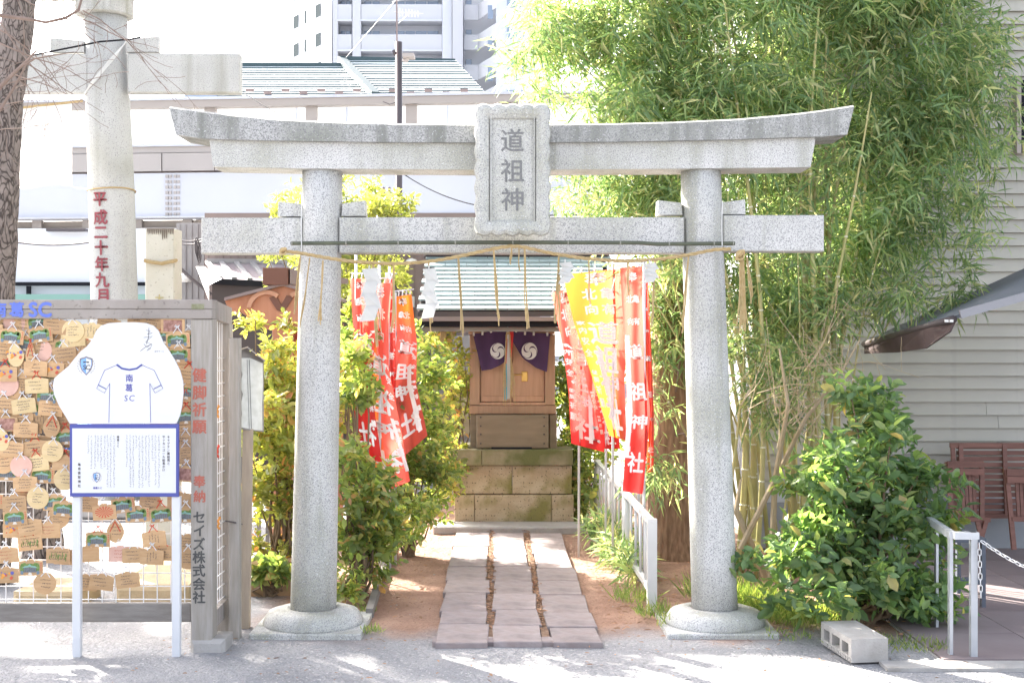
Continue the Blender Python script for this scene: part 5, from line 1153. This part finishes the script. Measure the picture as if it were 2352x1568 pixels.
# ================================================================== PLAQUE RACK
DR_ = 6.22
rk = thing('plaque_rack', 'weathered wooden rack with white wire mesh full of prayer plaques', 'rack', (X(463, DR_), DR_, 0))
MB().bev(X(438, DR_), X(487.5, DR_), DR_, DR_+.10, -.05, Z(733, DR_), .004).build('post', WOODV, rk)
MB().bev(X(-420, DR_), X(488, DR_), DR_-.008, DR_+.10, Z(732, DR_), Z(710, DR_), .003).build('top_rail', WOODG, rk)
MB().bev(X(-420, DR_), X(488, DR_), DR_-.01, DR_+.10, Z(709.4, DR_), Z(688, DR_), .003).build('top_rail', WOODG, rk)
MB().box(X(441, DR_), X(470, DR_), DR_-.0115, DR_-.0095, Z(710, DR_), Z(698, DR_)).build('mortise', mat('mossy_patch', (.20, .20, .12), .9, (.3, .3, .2), 60), rk)
MB().bev(X(-420, DR_), X(437, DR_), DR_+.02, DR_+.06, Z(1430, DR_), Z(1387, DR_), .004).build('bottom_rail', WOODD, rk)
xs_ = X(487.5, DR_)
sr = MB(); sr.loft([[(xs_-.10, 6.33, Z(732, DR_)), (xs_, 6.33, Z(732, DR_)), (xs_, 6.33, Z(690, DR_)), (xs_-.10, 6.33, Z(690, DR_))], [(xs_-.10, 6.66, Z(744, DR_)), (xs_, 6.66, Z(744, DR_)), (xs_, 6.66, Z(702, DR_)), (xs_-.1, 6.66, Z(702, DR_))]]); sr.build('side_rail', WOODG, rk)
MB().bar((xs_-.03, 6.33, .13), (xs_-.03, 6.66, .14), .05, .085).build('side_rail', WOODG, rk)
MB().box(xs_-.08, xs_-.0, 6.60, 6.68, -.03, Z(733, DR_)-.02).build('rear_post', WOODV, rk)
MB().bev(X(437, DR_), X(517, DR_), DR_-.015, DR_+.17, -.05, .055, .02).build('footing', CEMENT, rk)
msh = MB(); r = .0022; Dm = DR_+.045
for i in range(-22, 14): x = 448-31.6*(13-i)+8; msh.box(X(x, Dm)-r, X(x, Dm)+r, Dm-r, Dm+r, Z(1388, Dm), Z(732, Dm)) if x < 438 else None
for j in range(21): y = 1384-30.2*j-8; msh.box(X(-420, Dm), X(438, Dm), Dm+r*1.1, Dm+r*3.1, Z(y, Dm)-r, Z(y, Dm)+r) if y > 735 else None
for i in range(6): y = 6.36+i*.05; msh.box(xs_-.03-r, xs_-.03+r, y-r, y+r, .17, Z(733, DR_)+.0)
for j in range(20): z = .19+j*.0645; msh.box(xs_-.03+r*1.1, xs_-.03+r*3.1, 6.33, 6.62, z-r, z+r)
msh.build('wire_mesh', WIRE, rk)['kind'] = 'stuff'
fl = lambda D: (lambda u, v: P(u, v, D))
signs([('南', -2, 711, 33), ('葛', 38, 711, 33), ('S', 76, 711, 43), ('C', 103, 711, 43)], fl(DR_-.012), BLUEL, rk, .035)
signs([('健', 458, 861, 31), ('脚', 458, 901, 31), ('祈', 458, 940, 31), ('願', 458, 980, 31), ('奉', 458, 1105, 27), ('納', 458, 1139, 27)], fl(DR_-.002), REDL, rk, .03)
signs([(c, 457, 1187+i*30.6, 28) for i, c in enumerate('セイズ株式会社')], fl(DR_-.002), BLACKL, rk, .03)
for (x, z, m, lb) in ((-.02, 1.18, ORANGE, 'orange paper loop hanging on the side mesh of the rack'), (-.02, .98, REDCORD, 'small red cord knot on the side mesh of the rack'), (-.015, .62, ORANGE, 'lowest orange cord end on the side mesh of the rack')):
    k_ = MB(); k_.tube([(xs_+x+.004*math.sin(t*3), 6.42+.012*math.cos(t), z-.012*t) for t in np.linspace(0, 5, 10)], .006, 5); tag(k_.build('cord', m), lb, 'cord')
for k in range(5):
    z = 1.22-k*.16; tag(MB().box(xs_-.055, xs_-.048, 6.38+.02*(k % 3), 6.46+.03*(k % 3), z-.05, z+.045).build('prayer_plaque', EMAW if k % 2 else CREAM), '%s plaque hung edge-on inside the side mesh of the rack' % ('topmost', 'second highest', 'middle', 'second lowest', 'lowest')[k], 'plaque')

# ---------------------------------------------------------------- prayer plaques
KPX = 6.2/F
def shape_mesh(kind, m):
    mb = MB(); t = .006
    if kind == 'house': pts = [(-.058, -.038), (.058, -.038), (.058, .030), (0, .042), (-.058, .030)]
    elif kind == 'round': pts = [(.054*math.cos(a), .054*math.sin(a)) for a in np.linspace(0, 2*math.pi, 23)[:-1]]
    elif kind == 'pear': pts = [((.042 if math.sin(a) < 0 else .042-.016*math.sin(a))*math.cos(a), .058*math.sin(a)) for a in np.linspace(0, 2*math.pi, 23)[:-1]]
    mb.loft([[(x, -t/2, z) for x, z in pts], [(x, t/2, z) for x, z in pts]]); return mb.mesh('plaque', m)
SH = {(k, m.name): shape_mesh(k, m) for k in ('house', 'round', 'pear') for m in (EMAW, EMAY, EMAP)}
def picture_mesh():
    mb = MB(); y = -.0036
    def pg(pts, m, dy=0): mb.add([(a, y-dy, b) for a, b in pts], [tuple(range(len(pts)))], m)
    ell = lambda cx, cz, rx, rz, n=12: [(cx+rx*math.cos(a), cz+rz*math.sin(a)) for a in np.linspace(0, 2*math.pi, n+1)[:-1]]
    for (cx, cz, rx, rz) in ((-.041, -.002, .011, .024), (.033, .002, .011, .022), (-.030, .012, .012, .013), (.024, .013, .012, .012), (-.004, .012, .02, .010)): pg(ell(cx, cz, rx, rz), 1, .0004)
    pg([(-.034, -.022), (.027, -.022), (.027, .002), (-.034, .002)], 3, .0008)
    pg([(-.043, .000), (-.028, .009), (-.012, .011), (-.004, .020), (.004, .011), (.021, .009), (.036, .000), (.018, .001), (-.004, .005), (-.026, .001)], 2, .0012)
    for x in (-.030, -.019, -.010, .001, .011, .022): pg([(x, -.022), (x+.002, -.022), (x+.002, .001), (x, .001)], 4, .0012)
    pg([(-.014, -.034), (.008, -.034), (.002, -.022), (-.008, -.022)], 0, .0008)
    for cx in (-.042, .036): pg(ell(cx, -.023, .008, .010, 8), 4, .0014)
    for z in (.018, .008, -.003, -.013): pg([(.048, z), (.053, z), (.053, z+.006), (.048, z+.006)], 5, 0)
    return mb.mesh('picture', [CREAM, LEAFP, TEAL, DGREY, BLUEG, REDP])
PIC = picture_mesh()
def scribble_mesh(w, h, nl, m, vert=False, cw=.0055):
    mb = MB(); 
    for l in range(nl):
        a = -w+random.uniform(0, .02); z = h-(l+.5)*2*h/nl
        end = w-random.uniform(0, .035)
        while a < end:
            for k in range(3):
                x0 = a+random.uniform(0, cw*.7); z0 = z+random.uniform(-.4, .4)*cw; ln = random.uniform(.4, .9)*cw
                if random.random() < .5: q = [(x0, z0), (x0+ln, z0+.0006), (x0+ln, z0+.0021), (x0, z0+.0016)]
                else: q = [(x0, z0-ln/2), (x0+.0015, z0-ln/2), (x0+.0018, z0+ln/2), (x0+.0003, z0+ln/2)]
                mb.add([((p[1] if vert else p[0]), -.0038, (-p[0] if vert else p[1])) for p in q], [(0, 1, 2, 3)])
            a += cw*1.15
    return mb.mesh('writing', m)
SCR = [scribble_mesh(.045, .026, n_, INK) for n_ in (3, 4, 3, 4)]; SCRR = scribble_mesh(.042, .024, 3, REDL); SCV = [scribble_mesh(.032, .028, 4, INK, True) for _ in range(2)]; SCRo = [scribble_mesh(.03, .026, n_, INK) for n_ in (3, 4)]
vm_ = MB(); vm_.bar((0, -.005, .046), (-.026, -.005, -.005), .003, .0035, up=(0, 1, 0)); vm_.bar((0, -.005, .046), (.026, -.005, -.005), .003, .0035, up=(0, 1, 0)); VCORD = vm_.mesh('cord', REDCORD)
def cordm(m):
    c = MB(); c.tube([(-.022, -.004, .032), (-.004, -.005, .056), (0, 0, .066), (.004, -.005, .056), (.022, -.004, .032)], .0022, 5); c.tube([(0, -.004, .06), (-.012, -.008, .066), (-.006, -.008, .072), (0, -.004, .062), (.012, -.008, .07), (.005, -.008, .058)], .0022, 5); return c.mesh('cord', m)
CW, CR = cordm(WIRE), cordm(REDCORD)
rays = MB()
for k in range(16):
    a = k*math.pi/8; b_ = a+.2; rays.add([(0, -.0036, 0), (.046*math.cos(a), -.0036, .028*math.sin(a)), (.046*math.cos(b_), -.0036, .028*math.sin(b_))], [(0, 1, 2)])
RAYS = rays.mesh('print', REDP)
ph_ = MB(); ph_.add([(-.045, -.0036, -.03), (.045, -.0036, -.03), (.045, -.0036, .026), (-.045, -.0036, .026)], [(0, 1, 2, 3)]); PHM = ph_.mesh('print', PHOTO)
bls = MB()
for k in range(14):
    cx, cz, rr = random.uniform(-.04, .03), random.uniform(-.02, .02), random.uniform(.003, .009); bls.add([(cx+rr*math.cos(a), -.0036-.0002*k, cz+rr*math.sin(a)) for a in np.linspace(0, 6.28, 9)[:-1]], [tuple(range(8))], k % 3)
BLS = bls.mesh('print', [VIOL, ORANGE, REDP])
gst = MB()
for k in range(22):
    x = random.uniform(-.045, .04); z = random.uniform(-.01, .02); gst.bar((x, -.004, z), (x+random.uniform(-.004, .004), -.004, z-random.uniform(.006, .022)), .003, .0008, up=(0, 1, 0))
GST = gst.mesh('print', LEAFP)
# kind: s picture of shrine, t writing, r red writing, b blank, R round writing, Y pale round, K pink round, V pear with red cord, O pear plain, f photo, x coloured dots, y sun rays, g green strokes
PQ = [(33, 742, 'K', 3), (27, 772, 's', 0), (93, 768, 's', 0), (126, 749, 't', 0), (168, 760, 'Y', 0), (168, 778, 'u', 1), (212, 760, 'u', 1), (250, 748, 't', 2), (152, 795, 's', 2), (60, 745, 't', 3), (90, 740, 's', 3),
      (36, 815, 'X', 0), (70, 816, 'V', 0), (95, 805, 'K', 2), (148, 812, 't', 1), (102, 795, 't', 2), (190, 795, 't', 2), (5, 805, 'R', 2), (5, 830, 's', 3), (58, 790, 's', 3), (170, 820, 't', 2), (150, 835, 't', 2),
      (82, 845, 't', 0), (130, 835, 't', 2), (120, 848, 'x', 1), (150, 850, 'K', 2), (50, 850, 't', 2), (12, 858, 'x', 0), (18, 884, 'K', 1), (85, 885, 'u', 0), (50, 880, 't', 2), (22, 904, 't', 2), (110, 909, 's', 1), (150, 890, 't', 3),
      (55, 931, 'u', 0), (68, 938, 's', 2), (116, 937, 't', 1), (8, 930, 't', 1), (25, 940, 't', 3), (52, 957, 'R', 2), (14, 973, 'f', 1), (59, 986, 't', 0), (119, 978, 'V', 0), (90, 962, 't', 3), (138, 965, 't', 3), (3, 1008, 'X', 0),
      (27, 1031, 't', 0), (82, 1028, 't', 1), (121, 1035, 'Y', 0), (153, 1003, 's', 2), (148, 1063, 'b', 1), (49, 1070, 'K', 0), (8, 1062, 'R', 1), (85, 1063, 'u', 1), (17, 1085, 's', 2), (98, 1091, 's', 2), (58, 1110, 't', 0), (149, 1100, 'Y', 1),
      (348, 745, 't', 1), (397, 747, 'f', 0), (320, 745, 't', 2), (379, 773, 's', 1), (409, 780, 's', 0), (434, 778, 's', 2), (411, 815, 's', 0), (380, 800, 't', 3), (423, 845, 't', 1), (432, 862, 't', 0), (428, 876, 'u', 2), (431, 900, 's', 1), (428, 925, 't', 1), (429, 956, 's', 1), (418, 984, 'R', 2),
      (427, 1015, 't', 1), (428, 1042, 'R', 1), (426, 1088, 'f', 0), (-20, 760, 't', 1), (-15, 900, 't', 2), (-20, 1150, 's', 1),
      (33, 1154, 't', 0), (87, 1143, 'Y', 0), (60, 1130, 'r', 3), (125, 1153, 's', 1), (148, 1168, 's', 0), (35, 1187, 's', 0), (134, 1188, 'R', 2), (34, 1216, 'x', 2), (69, 1210, 't', 1), (111, 1217, 'r', 2), (69, 1245, 'g', 2), (15, 1274, 'r', 0), (134, 1275, 'g', 0), (152, 1278, 'b', 2),
      (71, 1303, 's', 0), (15, 1320, 'x', 0), (103, 1339, 'R', 0), (198, 1157, 't', 2), (240, 1175, 'y', 0), (283, 1159, 's', 0), (345, 1154, 'R', 2), (316, 1180, 's', 1), (372, 1180, 's', 1), (427, 1181, 's', 0), (265, 1218, 'V', 1), (225, 1238, 's', 0), (354, 1236, 't', 0),
      (200, 1272, 'b', 1), (277, 1271, 'p', 2), (308, 1274, 't', 1), (349, 1278, 't', 0), (376, 1269, 't', 2), (430, 1245, 't', 1), (432, 1281, 'R', 1), (196, 1337, 't', 2), (233, 1336, 't', 0), (293, 1331, 't', 0), (412, 1148, 'b', 1)]
for j_ in range(9):
    for i_ in range(7):
        x_ = -20+i_*28+(j_ % 2)*14; y_ = 752+j_*37
        if random.random() < .8: PQ.append((x_+random.uniform(-5, 5), y_+random.uniform(-8, 8), random.choice('tbutbs'), 4))
    for x_ in (372, 424): 
        if random.random() < .8: PQ.append((x_+random.uniform(-5, 5), y_, random.choice('tbs'), 4))
ORD = ['', 'first', 'second', 'third', 'fourth', 'fifth', 'sixth', 'seventh', 'eighth', 'ninth', 'tenth', 'eleventh', 'twelfth', 'thirteenth', 'fourteenth', 'fifteenth', 'sixteenth', 'seventeenth']+['%sth' % (('eighteen', 'nineteen', 'twentie')[k]) for k in range(3)]+['twenty-'+a for a in ('first', 'second', 'third', 'fourth', 'fifth', 'sixth', 'seventh', 'eighth', 'ninth')]
bands = {}
for q in PQ: bands.setdefault(int((q[1]-730)//52), []).append(q)
LOOK = {'s': 'plaque printed with a green-roofed shrine', 't': 'house-shaped plaque with a handwritten wish', 'u': 'pale plaque with faint handwriting', 'r': 'plaque with red handwriting', 'b': 'blank bare-wood plaque', 'R': 'round wooden plaque with handwriting',
        'Y': 'pale yellow round plaque', 'K': 'pinkish round plaque', 'V': 'pear-shaped plaque with red crossed cord', 'X': 'pear-shaped plaque with coloured dots', 'f': 'plaque with a brown picture', 'x': 'plaque with purple and orange print', 'y': 'plaque with red sun rays', 'g': 'plaque with green strokes', 'p': 'pink plaque with red writing'}
rowsb = sorted(bands)
for ri, bkey in enumerate(rowsb):
    for ci, (x, y, k, layer) in enumerate(sorted(bands[bkey])):
        D = 6.245-.0 if False else 6.20+.010*layer
        D = 6.227+.0078*layer
        shp = {'R': 'round', 'Y': 'round', 'K': 'round', 'V': 'pear', 'X': 'pear'}.get(k, 'house'); m = {'u': EMAY, 'Y': EMAY, 'K': EMAP, 'p': EMAP, 'X': EMAY}.get(k, EMAW)
        o = bpy.data.objects.new('prayer_plaque', SH[(shp, m.name)]); COL.objects.link(o); o.location = P(x, y, D)
        o.rotation_euler = (random.uniform(-.03, .03), random.uniform(-.13, .13) if (x, y) not in ((354, 1236), (293, 1331)) else -.12, random.uniform(-.06, .06))
        if (x, y) == (70, 816): o.scale = (.55, 1, 1.15)
        pos = 'leftmost' if ci == 0 else ('rightmost' if ci == len(bands[bkey])-1 else ORD[ci+1]+' from left')
        tag(o, '%s, %s in %s row of the rack' % (LOOK[k], pos, 'the top' if ri == 0 else ('the bottom' if ri == len(rowsb)-1 else 'the '+ORD[ri+1])), 'plaque', 'wooden prayer plaques hung on the rack')
        def kid(nm, me, **kw):
            c = bpy.data.objects.new(nm, me); COL.objects.link(c); c.parent = o; return c
        if k == 's': kid('picture', PIC)
        elif k in 'tu': kid('writing', random.choice(SCR if random.random() < .75 else SCV))
        elif k in 'rp': kid('writing', SCRR)
        elif k in 'RY': kid('writing', random.choice(SCRo))
        elif k == 'V': kid('red_cord', VCORD); kid('writing', SCRo[0])
        elif k == 'X': kid('print', BLS)
        elif k == 'f': kid('picture', PHM)
        elif k == 'x': kid('print', BLS)
        elif k == 'y': kid('print', RAYS)
        elif k == 'g': kid('print', GST); kid('writing', SCR[0])
        kid('cord', CR if random.random() < .2 else CW)

# ================================================================== INFORMATION SIGN
DS = 6.13
sg = thing('information_sign', 'white shaped board over a blue-framed text panel on two legs', 'sign', (X(286, DS), DS, 0))
for (xa, xb) in ((164, 183), (393, 412)): MB().bev(X(xa, DS), X(xb, DS), DS+.008, DS+.04, -.05, Z(1141, DS), .003).build('leg', WHITE, sg)
out = [(160, 972), (150, 955), (135, 930), (124, 905), (121, 885), (125, 868), (140, 855), (158, 840), (172, 822), (186, 806), (200, 795), (213, 778), (221, 760), (232, 748), (250, 742), (280, 740), (310, 740), (335, 742), (352, 748), (364, 760), (374, 785), (388, 805), (402, 828), (413, 850), (420, 875), (421, 900), (418, 930), (413, 955), (405, 972)]
MB().prism(out, DS-.004, DS+.006).build('top_board', WHITE, sg)
pb = MB().bev(X(161, DS), X(411, DS), DS-.006, DS+.008, Z(1140, DS), Z(973, DS), .002).build('text_panel', NAVY, sg)
MB().box(X(167, DS), X(405, DS), DS-.0075, DS-.0055, Z(1131, DS), Z(983, DS)).build('white_face', WHITE, pb)
f6 = fl(DS-.0085); f4 = fl(DS-.0055)
t_ = MB(); letters(t_, column('キャプテン翼絵馬と', 387, 1003, 7.6, 6.2)+column('サッカーゴール絵馬かけ', 376, 1003, 7.6, 6.2)+column('南葛SC', 271, 1003, 7.0, 5.5)+column('亀有香取神社', 182, 1066, 9.8, 6.5), f6, .02); t_.build('lettering', INK, pb)['kind'] = 'stuff'
tn = MB()
def microcol(x, y0, y1):
    y = y0
    while y < y1:
        for k in range(3):
            a = random.uniform(-2, 1); b = random.uniform(-1.6, 1.6); l = random.uniform(1.2, 2.6)
            if random.random() < .6: q = [(x+a, y+b), (x+a+l, y+b), (x+a+l, y+b+.5), (x+a, y+b+.5)]
            else: q = [(x+a, y+b), (x+a+.55, y+b), (x+a+.55, y+b+l), (x+a, y+b+l)]
            tn.add([f6(*p) for p in q], [(0, 3, 2, 1)])
        y += 4.3
for x, y1 in ((365, 1118), (357, 1112), (350, 1060), (342, 1118), (335, 1100), (327, 1118), (320, 1118), (313, 1030), (306, 1118), (299, 1118), (291, 1070), (262, 1118), (254, 1118), (247, 1120), (240, 1072), (232, 1075), (225, 1060), (218, 1075), (210, 1075), (203, 1040)): microcol(x, 1000, y1)
tn.build('body_text', INKG, pb)['kind'] = 'stuff'
t_ = MB(); letters(t_, [('南', 297, 868, 17), ('葛', 296, 890, 17)], f4, .015); letters(t_, [('S', 289.5, 914, 18), ('C', 303, 914, 18)], f4, .0, lean=.12)
letters(t_, row('南葛SC', 216.5, 1120, 5.2, 5), f6, .03); t_.build('lettering', VIOL, sg)['kind'] = 'stuff'
def emblem(cx, cy, s, fn_, par):
    sh_ = [(-11, -13), (-4, -15), (0, -17), (4, -15), (11, -13), (11.5, -2), (8, 8), (0, 17), (-8, 8), (-11.5, -2)]
    def pg(pts, m, dy, nm, pr): 
        mb = MB(); mb.add([fn_(cx+a*s, cy+b*s)+Vector((0, -dy, 0)) for a, b in pts], [tuple(range(len(pts)))][::-1]); return mb.build(nm, m, pr)
    base = pg([(a*1.18, b*1.15) for a, b in sh_], RIDGE, 0, 'emblem', par)
    pg(sh_, SKYBL, .0006, 'shield', base)
    pg([(0, -16), (4, -14.5), (10, -12.5), (10.5, -2), (7.5, 7.5), (0, 15.5)], WHITE, .0012, 'shield_half', base)
    l_ = MB(); letters(l_, [('S', cx-3.2*s, cy+3*s, 13*s), ('C', cx+4*s, cy+3*s, 13*s)], lambda u, v: fn_(u, v)+Vector((0, -.0018, 0)), .02)
    l_.add([fn_(cx+a*s, cy+b*s)+Vector((0, -.0018, 0)) for a, b in ((-6, -6), (-2, -6), (0, -8), (2, -6), (6, -6), (6, -9), (-6, -9))], [(0, 1, 2, 3, 4, 5, 6)]); l_.build('lettering', BLACKL, base)
    wr_ = MB()
    for sg_ in (-1, 1):
        for k in range(8):
            a = -1.25+k*.33; x, y = sg_*17*math.cos(a*.9), 16*math.sin(a)+1; dx, dy = sg_*2.2, -2.4
            wr_.add([fn_(cx+(x+p*.1)*s, cy+(y+q)*s) for p, q in ((0, 0), (0, 0))]+[fn_(cx+(x+dx)*s, cy+(y+dy)*s), fn_(cx+(x+.3*sg_)*s, cy+(y-3)*s), fn_(cx+(x-1.2*sg_)*s, cy+(y+.4)*s)], [(0, 2, 3, 4)])
    wr_.build('wreath', VIAF, base)
emblem(198, 840, 1.12, fl(DS-.0052), sg); emblem(222, 1096, .62, fl(DS-.0088), pb)
jr = MB()
for pts in ([(268, 838), (240, 850), (222, 892), (240, 902), (252, 880), (250, 970)], [(326, 838), (354, 850), (374, 892), (356, 902), (344, 880), (346, 970)]): jr.tube([f4(*p) for p in pts], .0011, 4)
jr.build('shirt_outline', VIOL, sg)
jc = MB(); jc.tube([f4(268, 837), f4(280, 846), f4(297, 849), f4(314, 846), f4(326, 837)], .0045, 6)
jc.tube([f4(226, 884), f4(243, 893)], .0022, 5); jc.tube([f4(370, 884), f4(353, 893)], .0022, 5); jc.build('shirt_trim', NAVY, sg)
si = MB(); 
for pts in ([(335, 758), (345, 760), (338, 768), (350, 764)], [(342, 752), (341, 775), (336, 790)], [(330, 775), (350, 772), (334, 785), (347, 790), (338, 797), (330, 790)], [(322, 806), (335, 796), (349, 790), (345, 800), (337, 806), (343, 798)]): si.tube([f4(*p) for p in pts], .0009, 4)
si.build('signature', INKG, sg)
c_ = MB(); letters(c_, row('©YT/S', 357, 807, 4.4, 5), f4, 0); c_.build('small_lettering', INKG, sg)['kind'] = 'stuff'

# ================================================================== POST AND ROOFED NOTICE BOARD
gp = thing('wooden_post', 'upright grey weathered post directly behind the rack corner', 'post', (X(537, 6.48), 6.48, 0))
MB().bev(X(525, 6.48), X(549, 6.48), 6.48, 6.54, -.03, Z(776, 6.48), .004).build('shaft', WOODV, gp)
MB().tube([P(518, 1196, 6.47), P(537, 1199, 6.46), P(556, 1203, 6.55)], .004, 5).build('binding_wire', POLE, gp)
nb = thing('notice_board', 'small roofed notice board with peeling white paper on a pale post', 'notice board', (X(566, 6.73), 6.73, 0))
MB().loft([[P(550, 1448, 6.73), P(571, 1448, 6.73), P(571, 1448, 6.73)+Vector((0, .05, 0)), P(550, 1448, 6.73)+Vector((0, .05, 0))], [P(557, 985, 6.68), P(582, 985, 6.68), P(582, 985, 6.73), P(557, 985, 6.73)]]).build('post', WOODP, nb)
q0, q1 = 6.60, 6.72
def nq(x, y, dd=0): return P(x, y, 6.60+(x-540)/68*.16+dd)
pb_ = MB(); pl_ = [(541, 806), (562, 800), (606, 826), (606, 992), (541, 984)]; pb_.loft([[nq(x, y) for x, y in pl_], [nq(x, y, .05) for x, y in pl_]]); pb_.build('panel', WOODD, nb)
pp = MB(); pr = [(553, 822), (575, 822), (603, 834), (604, 880), (602, 930), (603, 988), (585, 987), (570, 984), (551, 980), (556, 950), (553, 930), (558, 905), (551, 885), (557, 860), (552, 840)]
pp.loft([[nq(x, y, -.004) for x, y in pr], [nq(x, y, -.002) for x, y in pr]]); pp.build('paper', mat('aged_white_paper', (.66, .66, .62), .9, (.55, .55, .5), 25), nb)
for (x0, x1) in ((567, 568), (572, 573.2)): MB().add([nq(x0, 826, -.006), nq(x1, 826, -.006), nq(x1+5, 984, -.006), nq(x0+5, 984, -.006)], [(0, 1, 2, 3)]).build('crease', INKG, nb)
MB().loft([[nq(534, 806, -.05), nq(570, 795, -.05), nq(570, 798, -.05), nq(534, 809, -.05)], [nq(534, 806, .09), nq(570, 795, .09), nq(570, 798, .09), nq(534, 809, .09)]]).build('roof_board', WOODP, nb)
MB().loft([[nq(568, 795, -.05), nq(609, 827, -.05), nq(609, 831, -.05), nq(568, 799, -.05)], [nq(568, 795, .09), nq(609, 827, .09), nq(609, 831, .09), nq(568, 799, .09)]]).build('roof_board', WOODG, nb)

# ================================================================== GROUND LITTER AND GRASS
def litter(n, xr, yr, m, L, nm, label, cat):
    p = np.stack([NR.uniform(xr[0], xr[1], n), NR.uniform(yr[0], yr[1], n), np.full(n, .004)], 1)
    bad = (np.abs(p[:, 0]) < .5) & (p[:, 1] > 6.2) & (p[:, 1] < 10.3) & (NR.rand(n) < .85); p = p[~bad]; k = len(p)
    a = NR.rand(k)*6.28; d = np.stack([np.cos(a), np.sin(a), NR.uniform(-.1, .35, k)], 1); nn = np.stack([NR.normal(0, .3, k), NR.normal(0, .3, k), np.ones(k)], 1)
    V, Fa = leaf_arrays(p, d, nn, L*(.5+NR.rand(k)), L*.5*(.6+.6*NR.rand(k)), True)
    o = bpy.data.objects.new(nm, np_mesh(nm, V, Fa, 4, m)); COL.objects.link(o); tag(o, label, cat, kind='stuff')
litter(700, (.5, 2.1), (6.5, 9.5), LITTER, .035, 'fallen_leaves', 'dry brown leaves scattered on the soil right of the path', 'leaves')
litter(260, (-1.3, -.42), (6.9, 10.4), LITTER, .03, 'fallen_leaves', 'dry leaves scattered on the bare soil left of the path', 'leaves')
litter(230, (-1.8, 2.2), (5.2, 6.6), LITTER, .024, 'fallen_leaves', 'few tiny leaf scraps on the grey ground in front', 'leaves')
# leaf fill in the two path joints
for u in (-.13, .147):
    n = 260; Dd = NR.uniform(6.6, 10.1, n); p = np.stack([.024-.0175*(Dd-6.43)+u+NR.uniform(-.014, .014, n), Dd, np.full(n, .016)], 1); a = NR.rand(n)*6.28
    V, Fa = leaf_arrays(p, np.stack([np.cos(a), np.sin(a), NR.uniform(0, .4, n)], 1), np.tile([0, 0, 1.], (n, 1)), np.full(n, .03), np.full(n, .016), True)
    o = bpy.data.objects.new('fallen_leaves', np_mesh('fallen_leaves', V, Fa, 4, LITTER)); COL.objects.link(o); tag(o, 'brown leaf debris filling the %s joint between the path slabs' % ('left' if u < 0 else 'right'), 'leaves', kind='stuff')
def grass(n, spots, L, label):
    P_ = []
    for (x, y, r, k) in spots: a = NR.rand(k)*6.28; rr = r*np.sqrt(NR.rand(k)); P_.append(np.stack([x+rr*np.cos(a), y+rr*np.sin(a), np.zeros(k)], 1))
    p = np.concatenate(P_); k = len(p); d = np.stack([NR.normal(0, .45, k), NR.normal(0, .45, k), np.ones(k)], 1); nn = NR.normal(size=(k, 3))
    V, Fa = leaf_arrays(p, d, nn, L*(.4+.9*NR.rand(k)), np.full(k, .006), False)
    o = bpy.data.objects.new('grass', np_mesh('grass', V, Fa, 3, GRASSM)); COL.objects.link(o); tag(o, label, 'grass', kind='stuff')
grass(0, [(1.35, 7.2, .22, 900), (1.55, 6.85, .2, 600), (1.2, 7.5, .2, 500)], .16, 'long bright grass beside the right gate pillar foot')
grass(0, [(1.75, 6.35, .22, 260), (2.0, 6.3, .15, 160), (1.4, 6.5, .12, 80)], .05, 'short grass tufts around the concrete block')
grass(0, [(.78, 7.0, .1, 120), (.7, 7.4, .12, 140), (.82, 6.75, .06, 30)], .12, 'thin grass at the foot of the white railing')
grass(0, [(-.72, 6.6, .06, 60), (-.85, 7.1, .1, 60)], .05, 'tiny grass tuft beside the left pillar slab')

pebm = MB(); pebm.lathe((0, 0, 0), [(0, -.3), (.8, -.1), (1, .15), (.6, .5), (0, .6)], 6); pv = np.array(pebm.v); pf_ = pebm.f
pbm = MB()
for k in range(900):
    x, y = random.uniform(-2.6, 2.6), random.uniform(5.3, 6.5) if random.random() < .7 else random.uniform(6.5, 9.5)
    if abs(x) < .5 and y > 6.25: continue
    r_ = random.uniform(.0025, .008)*(1.6 if random.random() < .06 else 1); a = random.random()*6.28; ca, sa = math.cos(a)*r_, math.sin(a)*r_*.7
    pbm.add([(x+p[0]*ca-p[1]*sa, y+p[0]*sa+p[1]*ca, gh(x, y)+p[2]*r_*.6) for p in pv], pf_)
tag(pbm.build('pebbles', mat('pebble', (.30, .29, .28), .9, (.42, .41, .40), 30), None, True), 'loose grit and small pebbles on the packed earth', 'pebbles', kind='stuff')
